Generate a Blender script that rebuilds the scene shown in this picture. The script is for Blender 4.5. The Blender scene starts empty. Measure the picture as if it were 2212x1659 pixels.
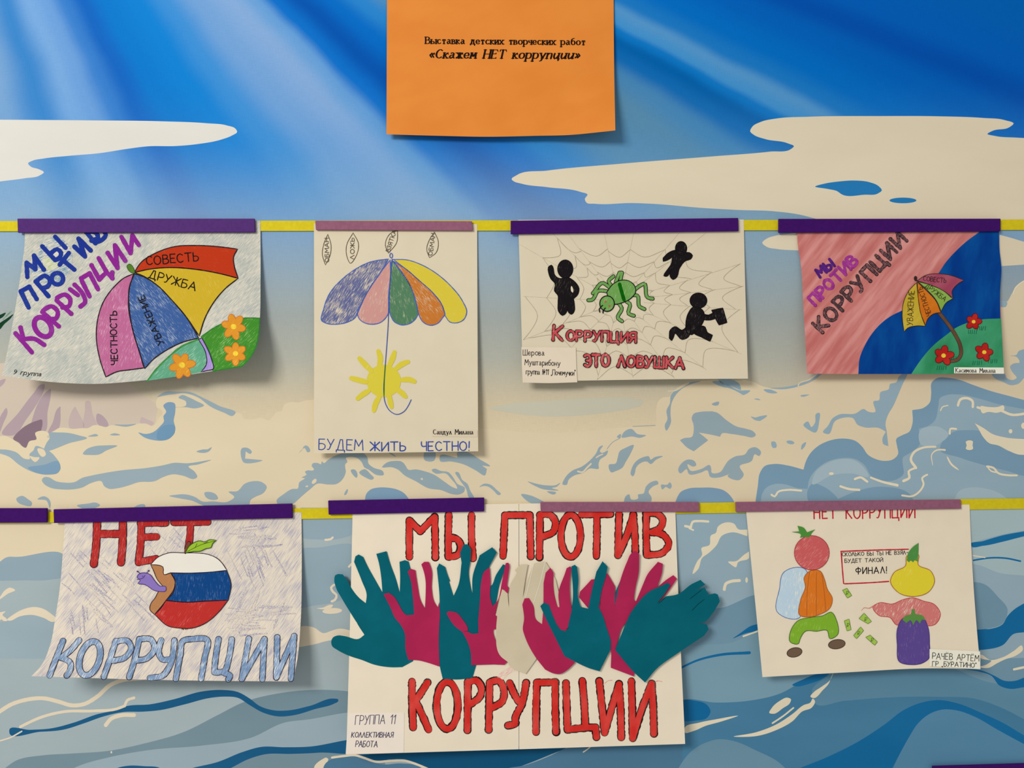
import bpy, math, random
from mathutils import Vector
from mathutils.geometry import delaunay_2d_cdt
random.seed(7)
C = bpy.context.scene.collection
# ------------------------------------------------------------------ camera, world, light, exposure
S = 0.000606          # metres on the wall per photo pixel (an A4 sheet is 490 px wide)
D = 1.0               # camera to wall
ZC = 1.5              # height of the camera
cam_d = bpy.data.cameras.new('camera'); cam = bpy.data.objects.new('camera', cam_d); C.objects.link(cam)
cam_d.sensor_width = 36.0; cam_d.sensor_fit = 'HORIZONTAL'; cam_d.lens = 36.0 * D / (2212 * S)
cam_d.clip_start = 0.01
cam.location = (0, -D, ZC); cam.rotation_euler = (math.pi/2, 0, 0)
bpy.context.scene.camera = cam
vs = bpy.context.scene.view_settings
vs.view_transform = 'Standard'; vs.look = 'None'; vs.gamma = 1.0; vs.use_curve_mapping = False; vs.exposure = 0.0
world = bpy.data.worlds.new('world'); bpy.context.scene.world = world; world.use_nodes = True
bg = world.node_tree.nodes['Background']; bg.inputs[0].default_value = (1.0, 0.965, 0.92, 1); bg.inputs[1].default_value = 0.41
def area(name, loc, target, size, power, col):
    l = bpy.data.lights.new(name, 'AREA'); l.shape = 'RECTANGLE'; l.size, l.size_y = size; l.energy = power; l.color = col
    o = bpy.data.objects.new(name, l); C.objects.link(o); o.location = loc
    o.rotation_euler = (Vector(target) - Vector(loc)).to_track_quat('-Z', 'Y').to_euler()
area('ceiling_lamp_light', (-1.55, -2.3, 2.7), (0, 0, 1.4), (1.1, 0.7), 56, (1.0, 0.945, 0.865))

# ------------------------------------------------------------------ colours and materials
# brightness of a white card on the wall under the lights above, measured at five heights and five widths of the view:
# a colour read off the photograph is divided by it to get the surface's own colour
FX = (60, 550, 1106, 1650, 2150); FY = (60, 450, 830, 1250, 1600)
FIELD = (((1.15, 1.08, .96), (1.06, 1.0, .89), (.94, .89, .79), (.84, .79, .71), (.76, .72, .64)),
         ((1.09, 1.03, .91), (1.02, .96, .85), (.91, .86, .77), (.82, .77, .69), (.75, .71, .63)),
         ((1.01, .95, .85), (.95, .90, .80), (.87, .82, .73), (.79, .74, .67), (.73, .69, .62)),
         ((.93, .88, .78), (.88, .83, .75), (.82, .77, .69), (.76, .71, .64), (.70, .66, .60)),
         ((.87, .82, .73), (.83, .78, .70), (.78, .73, .66), (.73, .68, .62), (.68, .64, .58)))
def light_at(px, py):
    def loc(v, t):
        v = min(max(v, t[0]), t[-1]); i = max(k for k in range(len(t)-1) if t[k] <= v); return i, (v-t[i])/(t[i+1]-t[i])
    i, a = loc(px, FX); j, b = loc(py, FY)
    return tuple((FIELD[j][i][c]*(1-a)+FIELD[j][i+1][c]*a)*(1-b)+(FIELD[j+1][i][c]*(1-a)+FIELD[j+1][i+1][c]*a)*b for c in range(3))
E = light_at(1106, 830)
def at(px, py):
    global E
    E = light_at(px, py)
def lin(c):
    c /= 255.0
    return c/12.92 if c <= 0.04045 else ((c+0.055)/1.055)**2.4
def col(rgb, p=None): return tuple(min(0.96, lin(v)/e) for v, e in zip(rgb, light_at(*p) if p else E)) + (1,)
MATS = {}
def base_mat(key, rough, spec=0.04):
    m = bpy.data.materials.new(key); m.use_nodes = True
    b = m.node_tree.nodes['Principled BSDF']; b.inputs['Roughness'].default_value = rough
    b.inputs['Specular IOR Level'].default_value = spec
    return m, m.node_tree.nodes, m.node_tree.links, b
def noise(n, l, scale3, rotdeg, detail=2.0, seed=0.0):
    tc = n.new('ShaderNodeTexCoord'); r = n.new('ShaderNodeMapping'); r.inputs['Rotation'].default_value = (0, math.radians(rotdeg), 0)
    r.inputs['Location'].default_value = (seed, 0, seed*0.7)
    s = n.new('ShaderNodeMapping'); s.inputs['Scale'].default_value = scale3
    t = n.new('ShaderNodeTexNoise'); t.inputs['Scale'].default_value = 1.0; t.inputs['Detail'].default_value = detail
    l.new(tc.outputs['Object'], r.inputs[0]); l.new(r.outputs[0], s.inputs[0]); l.new(s.outputs[0], t.inputs[0])
    return t.outputs[0]
def smooth(n, l, sock, lo, hi, a=0.0, b=1.0):
    m = n.new('ShaderNodeMapRange'); m.interpolation_type = 'SMOOTHSTEP'
    for k, v in ((1, lo), (2, hi), (3, a), (4, b)): m.inputs[k].default_value = v
    l.new(sock, m.inputs[0]); return m.outputs[0]
def mix(n, l, f, a, b):
    m = n.new('ShaderNodeMix'); m.data_type = 'RGBA'
    if isinstance(f, float): m.inputs[0].default_value = f
    else: l.new(f, m.inputs[0])
    for i, v in ((6, a), (7, b)):
        if isinstance(v, tuple): m.inputs[i].default_value = v
        else: l.new(v, m.inputs[i])
    return m.outputs[2]
def ink(rgb, rough=0.7, var=0.05, spec=0.04):                       # even colour with a faint mottle
    key = ('ink', E, rgb, rough, var)
    if key not in MATS:
        m, n, l, b = base_mat('ink', rough, spec)
        f = noise(n, l, (260, 260, 260), 0, 3)
        c = col(rgb); d = tuple(v*(1-var*3) for v in c[:3]) + (1,); e = tuple(min(1, v*(1+var*3)) for v in c[:3]) + (1,)
        l.new(mix(n, l, smooth(n, l, f, 0.2, 0.8), d, e), b.inputs['Base Color']); MATS[key] = m
    return MATS[key]
PAPER = (222, 210, 182)
def pencil(rgb, ang=45, cov=0.7, paper=PAPER, fine=1300, long=110, soft=0.1, dense=0.18):   # coloured-pencil hatching over paper
    key = ('pencil', E, rgb, ang, cov, paper, fine, long)
    if key not in MATS:
        m, n, l, b = base_mat('coloured_pencil', 0.75)
        f = noise(n, l, (fine, 1, long), ang-90, 3, len(MATS)*0.37)
        g = noise(n, l, (45, 45, 45), 0, 2, len(MATS)*0.21)
        gr = noise(n, l, (1900, 1900, 1900), 0, 1, 0.3)
        a = n.new('ShaderNodeMath'); a.operation = 'MULTIPLY_ADD'; l.new(g, a.inputs[0]); a.inputs[1].default_value = dense*2; l.new(f, a.inputs[2])
        a2 = n.new('ShaderNodeMath'); a2.operation = 'MULTIPLY_ADD'; l.new(gr, a2.inputs[0]); a2.inputs[1].default_value = 0.25; l.new(a.outputs[0], a2.inputs[2])
        t = 0.74 - 0.5*cov + dense + 0.125
        fac = smooth(n, l, a2.outputs[0], t-soft, t+soft)
        l.new(mix(n, l, fac, col(paper), col(rgb)), b.inputs['Base Color']); MATS[key] = m
    return MATS[key]
def paint(a, b_, ang=45, fine=60, long=14, lo=0.3, hi=0.7, rough=0.5):          # brushed gouache, two tones
    key = ('paint', E, a, b_, ang, fine)
    if key not in MATS:
        m, n, l, b = base_mat('gouache', rough, 0.06)
        f = noise(n, l, (fine, 1, long), ang-90, 5, len(MATS)*0.13)
        l.new(mix(n, l, smooth(n, l, f, lo, hi), col(a), col(b_)), b.inputs['Base Color']); MATS[key] = m
    return MATS[key]
def paper_mat(rgb, bump=0.02):
    key = ('paper', E, rgb)
    if key not in MATS:
        m, n, l, b = base_mat('paper', 0.7, 0.06)
        f = noise(n, l, (35, 35, 35), 0, 4); c = col(rgb)
        l.new(mix(n, l, smooth(n, l, f, 0.25, 0.75), tuple(v*0.965 for v in c[:3])+(1,), c), b.inputs['Base Color'])
        g = noise(n, l, (900, 900, 900), 0, 3); bp = n.new('ShaderNodeBump'); bp.inputs['Strength'].default_value = bump*3
        bp.inputs['Distance'].default_value = 0.0003; l.new(g, bp.inputs['Height']); l.new(bp.outputs[0], b.inputs['Normal']); MATS[key] = m
    return MATS[key]
BLACK = ink((22, 18, 20), 0.6)

# ------------------------------------------------------------------ plane geometry
FR = {'': (0, 0, 1), 'A': (0, 640, 3.16), 'B': (600, 820, 3.6867), 'C': (1040, 780, 3.6867), 'D': (1560, 600, 3.190),
      'E': (0, 1080, 2.867), 'F': (0, 1400, 2.765), 'G': (620, 1090, 2.917), 'H': (1440, 1090, 2.8653),
      'T': (0, 0, 2.572), 'U': (1080, 0, 1.954), '1': (0, 440, 3.5677), '2': (640, 450, 3.0159), '3': (1080, 450, 3.8138),
      '4': (1640, 450, 3.8671), '5': (0, 1060, 3.16), 'a': (690, 1060, 5.1442), 'b': (1100, 1060, 4.5143),
      'c': (690, 1340, 5.1442), 'd': (1100, 1340, 4.5143), '7': (1560, 1060, 3.3926), 'o': (810, 0, 4.0218)}
def pts(s):
    """'A: x,y x,y! C: x,y' -> [(px, py, corner)]; the letter names the reading frame, ! marks a sharp corner."""
    f = FR['']; out = []
    for t in s.split():
        if t.endswith(':'): f = FR[t[:-1]]; continue
        k = t.endswith('!'); x, y = t.rstrip('!').split(',')
        out.append((f[0]+float(x)/f[2], f[1]+float(y)/f[2], k))
    return out
def spline(p, closed, step=5.0):
    n = len(p); out = []
    for i in range(n if closed else n-1):
        b, c = p[i], p[(i+1) % n]
        if closed: a, d = p[i-1], p[(i+2) % n]
        else: a, d = p[max(0, i-1)], p[min(n-1, i+2)]
        L = math.hypot(c[0]-b[0], c[1]-b[1])
        if L < 1e-6: continue
        la = math.hypot(b[0]-a[0], b[1]-a[1]); ld = math.hypot(d[0]-c[0], d[1]-c[1])
        def tan(u, v, w, l1, l2):                                   # non-uniform tangent scaled to this chord
            if l1 < 1e-6 or l2 < 1e-6: return (v[0]-u[0], v[1]-u[1])
            return tuple(L*(((v[j]-u[j])/l1*l2 + (w[j]-v[j])/l2*l1)/(l1+l2)) for j in (0, 1))
        t0 = (c[0]-b[0], c[1]-b[1]) if b[2] else tan(a, b, c, la, L)
        t1 = (c[0]-b[0], c[1]-b[1]) if c[2] else tan(b, c, d, L, ld)
        m = max(1, int(L/step+0.5))
        if m == 1 and L > 3: m = 2
        for k in range(m):
            t = k/m; h0 = 2*t**3-3*t*t+1; h1 = t**3-2*t*t+t; h2 = -2*t**3+3*t*t; h3 = t**3-t*t
            out.append((h0*b[0]+h1*t0[0]+h2*c[0]+h3*t1[0], h0*b[1]+h1*t0[1]+h2*c[1]+h3*t1[1]))
    if not closed: out.append((p[-1][0], p[-1][1]))
    return out
def area2(q): return sum(q[i-1][0]*q[i][1]-q[i][0]*q[i-1][1] for i in range(len(q)))
def ccw(q): return q if area2(q) > 0 else q[::-1]
def blob(s, step=5.0):
    p = pts(s) if isinstance(s, str) else s
    return [ccw(spline(p, True, step))]
def ell(f, cx, cy, rx, ry, rot=0, n=28):
    fr = FR[f]; r = math.radians(rot); q = []
    for k in range(n):
        a = 2*math.pi*k/n; x, y = rx*math.cos(a), ry*math.sin(a)
        q.append((fr[0]+(cx+x*math.cos(r)-y*math.sin(r))/fr[2], fr[1]+(cy+x*math.sin(r)+y*math.cos(r))/fr[2]))
    return [ccw(q)]
def disc(x, y, r, n=10): return [(x+r*math.cos(2*math.pi*k/n), y+r*math.sin(2*math.pi*k/n)) for k in range(n)]
def ribbon(path, w, jit=0.0, taper=None, caps=True):
    """path: dense px points -> convex faces of a pen stroke."""
    r = w/2; faces = []; n = len(path)
    if n < 2: return [disc(path[0][0], path[0][1], r)]
    def nrm(a, b):
        d = math.hypot(b[0]-a[0], b[1]-a[1]) or 1e-9; return (-(b[1]-a[1])/d, (b[0]-a[0])/d)
    rr = [r*(1+random.uniform(-jit, jit))*((taper(i/(n-1))) if taper else 1) for i in range(n)]
    ns = [nrm(path[i], path[i+1]) for i in range(n-1)]
    L, R = [], []
    for i in range(n):
        a = ns[max(0, i-1)]; b = ns[min(n-2, i)]; x, y = a[0]+b[0], a[1]+b[1]; d = math.hypot(x, y) or 1e-9
        L.append((path[i][0]+x/d*rr[i], path[i][1]+y/d*rr[i])); R.append((path[i][0]-x/d*rr[i], path[i][1]-y/d*rr[i]))
    for i in range(n-1):
        q = [L[i], R[i], R[i+1], L[i+1]]
        ok = all((q[(k+1) % 4][0]-q[k][0])*(q[(k+2) % 4][1]-q[(k+1) % 4][1])-(q[(k+1) % 4][1]-q[k][1])*(q[(k+2) % 4][0]-q[(k+1) % 4][0]) > 1e-7 for k in range(4))
        if not ok:
            a, b = path[i], path[i+1]; m = ns[i]
            q = ccw([(a[0]+m[0]*rr[i], a[1]+m[1]*rr[i]), (a[0]-m[0]*rr[i], a[1]-m[1]*rr[i]), (b[0]-m[0]*rr[i+1], b[1]-m[1]*rr[i+1]), (b[0]+m[0]*rr[i+1], b[1]+m[1]*rr[i+1])])
            faces.append(disc(b[0], b[1], rr[i+1]))
        faces.append(q)
    if caps and w > 0.9:
        k = 8 if w < 6 else 14
        faces.append(disc(path[0][0], path[0][1], rr[0], k)); faces.append(disc(path[-1][0], path[-1][1], rr[-1], k))
    return faces
def split(p):                                                       # break an open path at its sharp corners
    runs, cur = [], []
    for i, q in enumerate(p):
        cur.append(q)
        if q[2] and 0 < i < len(p)-1: runs.append(cur); cur = [q]
    runs.append(cur); return runs
def pen(s, w, jit=0.0, step=5.0, taper=None, closed=False):
    """w in photo px. '|' parts several strokes."""
    out = []
    for one in (s.split('|') if isinstance(s, str) else s):
        p = pts(one) if isinstance(one, str) else one
        if closed: out += ribbon(spline(p+[p[0]], False, step), w, jit, None); continue
        for run in split(p): out += ribbon(spline([(a, b, False) for a, b, c in run], False, step), w, jit, taper)
    return out
def outline(s, w, jit=0.12, step=5.0):
    q = blob(s, step)[0]; return ribbon(q+[q[0], q[1]], w, jit)
def inside(x, y, q):
    c = False; n = len(q); j = n-1
    for i in range(n):
        if (q[i][1] > y) != (q[j][1] > y) and x < (q[j][0]-q[i][0])*(y-q[i][1])/(q[j][1]-q[i][1])+q[i][0]: c = not c
        j = i
    return c
def tri(faces, grid=0):
    """Union of faces -> (points, triangles), every bit of area once."""
    V, F = [], []
    for q in faces:
        F.append(list(range(len(V), len(V)+len(q)))); V += [Vector(p) for p in q]
    if grid:
        for q in faces:
            xs = [p[0] for p in q]; ys = [p[1] for p in q]
            y = math.ceil(min(ys)/grid)*grid
            while y < max(ys):
                x = math.ceil(min(xs)/grid)*grid
                while x < max(xs):
                    if inside(x, y, q): V.append(Vector((x+0.013, y+0.017)))
                    x += grid
                y += grid
    r = delaunay_2d_cdt(V, [], F, 1, 1e-4)
    vs_, fs, of = r[0], r[2], r[5]
    P = [(v.x, v.y) for v in vs_]; T = [f for f, o in zip(fs, of) if o]
    if len(faces) == 1:
        got = sum(abs(area2([P[i] for i in t])) for t in T)
        if abs(got/abs(area2(faces[0]))-1) > 0.01:                  # an outline that touches itself: keep what lies inside it
            T = []
            for f in delaunay_2d_cdt(V, [], F, 0, 1e-4)[2]:
                x = sum(P[i][0] for i in f)/3; y = sum(P[i][1] for i in f)/3
                if inside(x, y, faces[0]): T.append(f if area2([P[i] for i in f]) > 0 else f[::-1])
    return P, T
def flat(x, y): return 0.0
class Mesh:
    """Collects coloured shapes that lie on one surface h(px, py) above the wall."""
    def __init__(s, h=flat): s.h = h; s.v = []; s.f = []; s.mi = []; s.m = []
    def pos(s, x, y, up):
        t = s.h(x, y)+up
        return ((x-1106)*S*(D-t)/D, -t, ZC+(829.5-y)*S*(D-t)/D)     # the point of that surface seen at (px, py)
    def idx(s, m):
        if m not in s.m: s.m.append(m)
        return s.m.index(m)
    def add(s, faces, m, up, grid=7):
        big = grid if s.h is not flat else 0
        P, T = tri(faces, big); o = len(s.v); s.v += [s.pos(x, y, up) for x, y in P]
        k = s.idx(m)
        for t in T: s.f.append([o+i for i in t[::-1]]); s.mi.append(k)
        return s
    def slab(s, faces, m, up, thick=0.00018, grid=7):
        P, T = tri(faces, grid if s.h is not flat else 0); k = s.idx(m); edges = {}
        for t in T:
            for i in range(3):
                e = (t[i], t[(i+1) % 3]); edges[e] = 1
        o = len(s.v); n = len(P)
        s.v += [s.pos(x, y, up) for x, y in P]+[s.pos(x, y, up-thick) for x, y in P]
        for t in T:
            s.f.append([o+i for i in t[::-1]]); s.f.append([o+n+i for i in t]); s.mi += [k, k]
        for a, b in edges:
            if (b, a) not in edges:
                q = len(s.v); s.v += [s.v[o+a], s.v[o+b], s.v[o+n+b], s.v[o+n+a]]; s.f.append([q, q+1, q+2, q+3]); s.mi.append(k)
        return s
    def build(s, name, parent=None, label=None, smooth_=True):
        me = bpy.data.meshes.new(name); loc = Vector((0, 0, 0)); p = parent
        while p is not None: loc += p.location; p = p.parent
        me.from_pydata([Vector(v)-loc for v in s.v], [], s.f)
        for m in s.m: me.materials.append(m)
        me.polygons.foreach_set('material_index', s.mi)
        me.polygons.foreach_set('use_smooth', [smooth_]*len(s.f)); me.update()
        o = bpy.data.objects.new(name, me); C.objects.link(o); o.parent = parent
        if label: o['label'] = label
        return o
def empty(name, parent=None, loc=(0, 0, 0)):
    o = bpy.data.objects.new(name, None); o.empty_display_size = 0.02; C.objects.link(o); o.parent = parent; o.location = loc; return o
def thing(name, label, cat, px, py, group=None):
    o = empty(name, None, ((px-1106)*S, 0, ZC+(829.5-py)*S)); o['label'] = label; o['category'] = cat
    if group: o['group'] = group
    return o
def tag(o, label, cat, group=None):
    o['label'] = label; o['category'] = cat
    if group: o['group'] = group
    return o

# ------------------------------------------------------------------ stroke letters (y runs down, 0 = top, 1 = baseline; ~ = curved)
O_ = "~.37,0 .13,.12 0,.5 .13,.88 .37,1 .62,.88 .75,.5 .62,.12 .37,0"
GL = {'А': (.8, "0,1 .4,0 .8,1|.15,.65 .65,.65"), 'Б': (.62, ".55,0 0,0 0,1|~0,.45 .35,.43 .6,.58 .6,.82 .38,1 0,1"),
 'В': (.62, "0,0 0,1|~0,0 .35,0 .53,.12 .5,.33 .3,.45 0,.46|~0,.46 .4,.47 .62,.62 .6,.85 .4,1 0,1"), 'Г': (.52, "0,1 0,0 .52,0"),
 'Д': (.82, ".12,1 .38,0 .6,0 .68,1|0,1.2 0,1 .82,1 .82,1.2"), 'Е': (.55, ".55,0 0,0 0,1 .55,1|0,.48 .45,.48"),
 'Ё': (.55, ".55,0 0,0 0,1 .55,1|0,.48 .45,.48|.12,-.2 .15,-.2|.4,-.2 .43,-.2"), 'Ж': (.95, ".47,0 .47,1|0,0 .47,.5 0,1|.95,0 .47,.5 .95,1"),
 'З': (.55, "~0,.12 .25,0 .5,.12 .45,.38 .2,.47|~.2,.47 .52,.55 .55,.85 .3,1 0,.88"), 'И': (.68, "0,0 0,1 .68,0 .68,1"),
 'Й': (.68, "0,0 0,1 .68,0 .68,1|~.2,-.22 .35,-.12 .5,-.22"), 'К': (.65, "0,0 0,1|.62,0 .05,.53|.1,.48 .65,1"), 'Л': (.68, "0,1 .32,0 .68,1"),
 'М': (.85, "0,1 .08,0 .42,.62 .77,0 .85,1"), 'Н': (.65, "0,0 0,1|.65,0 .65,1|0,.5 .65,.5"), 'О': (.75, O_), 'П': (.65, "0,1 0,0 .65,0 .65,1"),
 'Р': (.6, "0,1 0,0|~0,0 .4,0 .6,.15 .58,.4 .35,.55 0,.55"), 'С': (.65, "~.62,.15 .38,0 .12,.14 0,.5 .12,.86 .38,1 .65,.85"),
 'Т': (.74, "0,0 .74,0|.37,0 .37,1"), 'У': (.65, "0,0 .33,.55|.65,0 .33,.6|~.33,.6 .24,.85 .12,1 0,.98"),
 'Ф': (.85, ".42,-.05 .42,1.05|~.42,.15 .12,.2 0,.42 .12,.65 .42,.7 .72,.65 .85,.42 .72,.2 .42,.15"), 'Х': (.65, "0,0 .65,1|.65,0 0,1"),
 'Ц': (.76, "0,0 0,1 .76,1 .76,1.22|.62,0 .62,1"), 'Ч': (.55, "~0,0 0,.35 .12,.52 .35,.52 .55,.47|.55,0 .55,1"), 'Ш': (.9, "0,0 0,1 .9,1 .9,0|.45,0 .45,1"),
 'Ы': (.85, "0,0 0,1|~0,.45 .3,.44 .52,.6 .52,.82 .35,1 0,1|.85,0 .85,1"), 'Ь': (.55, "0,0 0,1|~0,.45 .3,.43 .54,.58 .54,.82 .35,1 0,1"),
 'Э': (.6, "~0,.12 .25,0 .5,.12 .6,.5 .5,.88 .25,1 0,.88|.2,.5 .6,.5"), 'Я': (.6, ".6,0 .6,1|~.6,0 .2,0 .02,.14 .05,.4 .25,.52 .6,.52|.32,.52 0,1"),
 '1': (.3, "0,.25 .3,0 .22,1"), '9': (.5, "~.5,.3 .25,0 0,.25 .1,.5 .35,.5 .5,.3|~.5,.3 .4,.7 .1,1"), '!': (.12, ".08,0 .05,.7|.04,.97 .05,1"),
 '-': (.4, "0,.5 .4,.5"), '№': (.7, "0,1 .1,0 .4,1 .5,0|~.6,.35 .68,.5 .6,.65 .52,.5 .6,.35"), '„': (.2, "0,1 0,1.15|.15,1 .15,1.15"),
 '“': (.2, "0,0 0,.18|.15,0 .15,.18"), '«': (.5, ".25,.4 .02,.65 .25,.9|.5,.4 .27,.65 .5,.9"), '»': (.5, "0,.4 .23,.65 0,.9|.25,.4 .48,.65 .25,.9"),
 'а': (.52, "~.05,.47 .2,.36 .38,.42 .4,.6 .4,.85 .52,.98|~.4,.6 .1,.68 0,.85 .12,1 .4,.82"), 'е': (.5, "~0,.66 .48,.66 .4,.42 .25,.36 .08,.45 0,.68 .1,.93 .28,1 .5,.88"),
 'б': (.55, "~.5,0 .15,.12 .02,.4 .02,.75 .12,.95 .28,1 .45,.93 .54,.7 .45,.45 .28,.38 .08,.5"), 'р': (.55, "0,.37 0,1.32|~0,.5 .2,.36 .42,.4 .54,.68 .42,.95 .22,1 0,.88"),
 'у': (.55, "0,.37 .28,.95|~.55,.37 .28,1 .18,1.25 .02,1.3"), 'с': (.48, "~.46,.47 .28,.36 .08,.45 0,.68 .1,.93 .28,1 .48,.88"), 'о': (.56, "~.28,.36 .09,.44 0,.68 .09,.92 .28,1 .47,.92 .56,.68 .47,.44 .28,.36"),
 'ы': (.72, "0,.37 0,1|~0,.65 .25,.64 .42,.74 .42,.9 .28,1 0,1|.72,.37 .72,1"), 'д': (.62, ".1,1 .25,.37 .45,.37 .5,1|0,1.18 0,1 .62,1 .62,1.18"),
 'х': (.52, "0,.37 .52,1|.52,.37 0,1")}
IT = {'и': (.56, "~.04,.37 0,.8 .1,1 .3,.9 .5,.6|.52,.37 .48,.98"), 'п': (.56, ".02,.37 0,1|~.02,.6 .25,.38 .45,.38 .5,.6 .48,1"), 'ц': (.6, "~.04,.37 0,.8 .1,1 .3,.9 .5,.6|.52,.37 .5,1 .58,1 .54,1.2")}
def glyph(ch, italic=False):
    if italic and ch in IT: w, s = IT[ch]; sc = 1.0
    elif ch in GL: w, s = GL[ch]; sc = 1.0
    else: w, s = GL.get(ch.upper(), (.4, '')); sc = 0.63
    st = []
    for t in s.split('|'):
        if not t: continue
        cur = t.startswith('~'); q = []
        for c in t.lstrip('~').split():
            x, y = c.split(','); q.append((float(x)*(0.9 if sc < 1 else 1)*(sc**0.6 if sc < 1 else 1), 1-(1-float(y))*sc, not cur))
        st.append(q)
    return w*(0.9*sc**0.6 if sc < 1 else 1), st
def lay(string, f, a, b, h, gap=0.22, jit=0.03, italic=False, slant=0.0):
    """Letters of a line from baseline point a to b (frame f), cap height h -> list of letters, each a list of strokes in px."""
    fr = FR[f]; gl = [(None, []) if c == ' ' else glyph(c, italic) for c in string]
    tot = sum((0.45 if g[0] is None else g[0])+gap for g in gl)-gap
    dx, dy = b[0]-a[0], b[1]-a[1]; L = math.hypot(dx, dy); ux, uy = dx/L, dy/L; k = L/tot
    x = 0; out = []
    for w, st in gl:
        if w is None: x += 0.45+gap; continue
        jx, jy, jr = (random.uniform(-jit, jit) for _ in range(3)); let = []
        for q in st:
            r = []
            for px, py, c in q:
                t = (x+px+jx)*k+slant*(1-py)*h; v = (1-py+jy+jr*(px-.3))*h
                r.append((fr[0]+(a[0]+ux*t+uy*v)/fr[2], fr[1]+(a[1]+uy*t-ux*v)/fr[2], c))
            let.append(r)
        out.append(let); x += w+gap
    return out
def write(M, letters, w, m, up, rim=0, mrim=None, jit=0.1):
    for i, let in enumerate(letters):
        e = 0.000012*(i % 3)
        if rim: M.add(pen(let, w+2*rim, jit*1.6, 4.0), mrim, up+e); M.add(pen(let, w, jit, 4.0), m, up+0.0001+e)
        else: M.add(pen(let, w, jit, 3.0 if w < 4 else 4.0), m, up+e)
    return M
def serif(M, letters, thick, thin, m, up):
    """Book letters: full stems, hair crossbars, small feet and ticks on the free ends."""
    for i, let in enumerate(letters):
        fs = []; runs = [(q, r) for q in let for r in split(q)]
        ends = [e for q, r in runs for e in (r[0], r[-1])]
        free = lambda e: sum(math.hypot(e[0]-o[0], e[1]-o[1]) < thick*0.6 for o in ends) == 1
        for q, run in runs:
            p = spline([(a, b, False) for a, b, c in run], False, 1.6)
            if len(p) < 2: continue
            for j in range(len(p)-1):
                ddx, ddy = p[j+1][0]-p[j][0], p[j+1][1]-p[j][1]; d = math.hypot(ddx, ddy) or 1e-9
                w = thin+(thick-thin)*(abs(ddy)/d)**1.6
                fs += ribbon([p[j], p[j+1]], w, caps=False); fs.append(disc(p[j+1][0], p[j+1][1], min(w, thick)/2*0.9, 8))
            if len(run) == 2 and run[0][2]:
                ex, ey = abs(run[1][0]-run[0][0]), abs(run[1][1]-run[0][1])
                for e, o in ((run[0], run[1]), (run[1], run[0])):
                    if ey > ex and ey > 4*thin: fs += ribbon([(e[0]-thick*0.9, e[1]), (e[0]+thick*0.9, e[1])], thin*1.1, caps=False)
                    elif ex > ey and free(e):
                        s = 1 if (e[1]-min(t[1] for t in ends)) < 2 else -0.6
                        k = thick*0.25*(1 if e[0] > o[0] else -1)
                        fs.append(ccw([(e[0]-k*3, e[1]), (e[0], e[1]-thin*.5*s), (e[0]+k, e[1]+thick*1.15*s), (e[0]-k*.6, e[1]+thick*1.0*s)]))
        M.add(fs, m, up+0.00001*(i % 2), 0)
    return M
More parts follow.
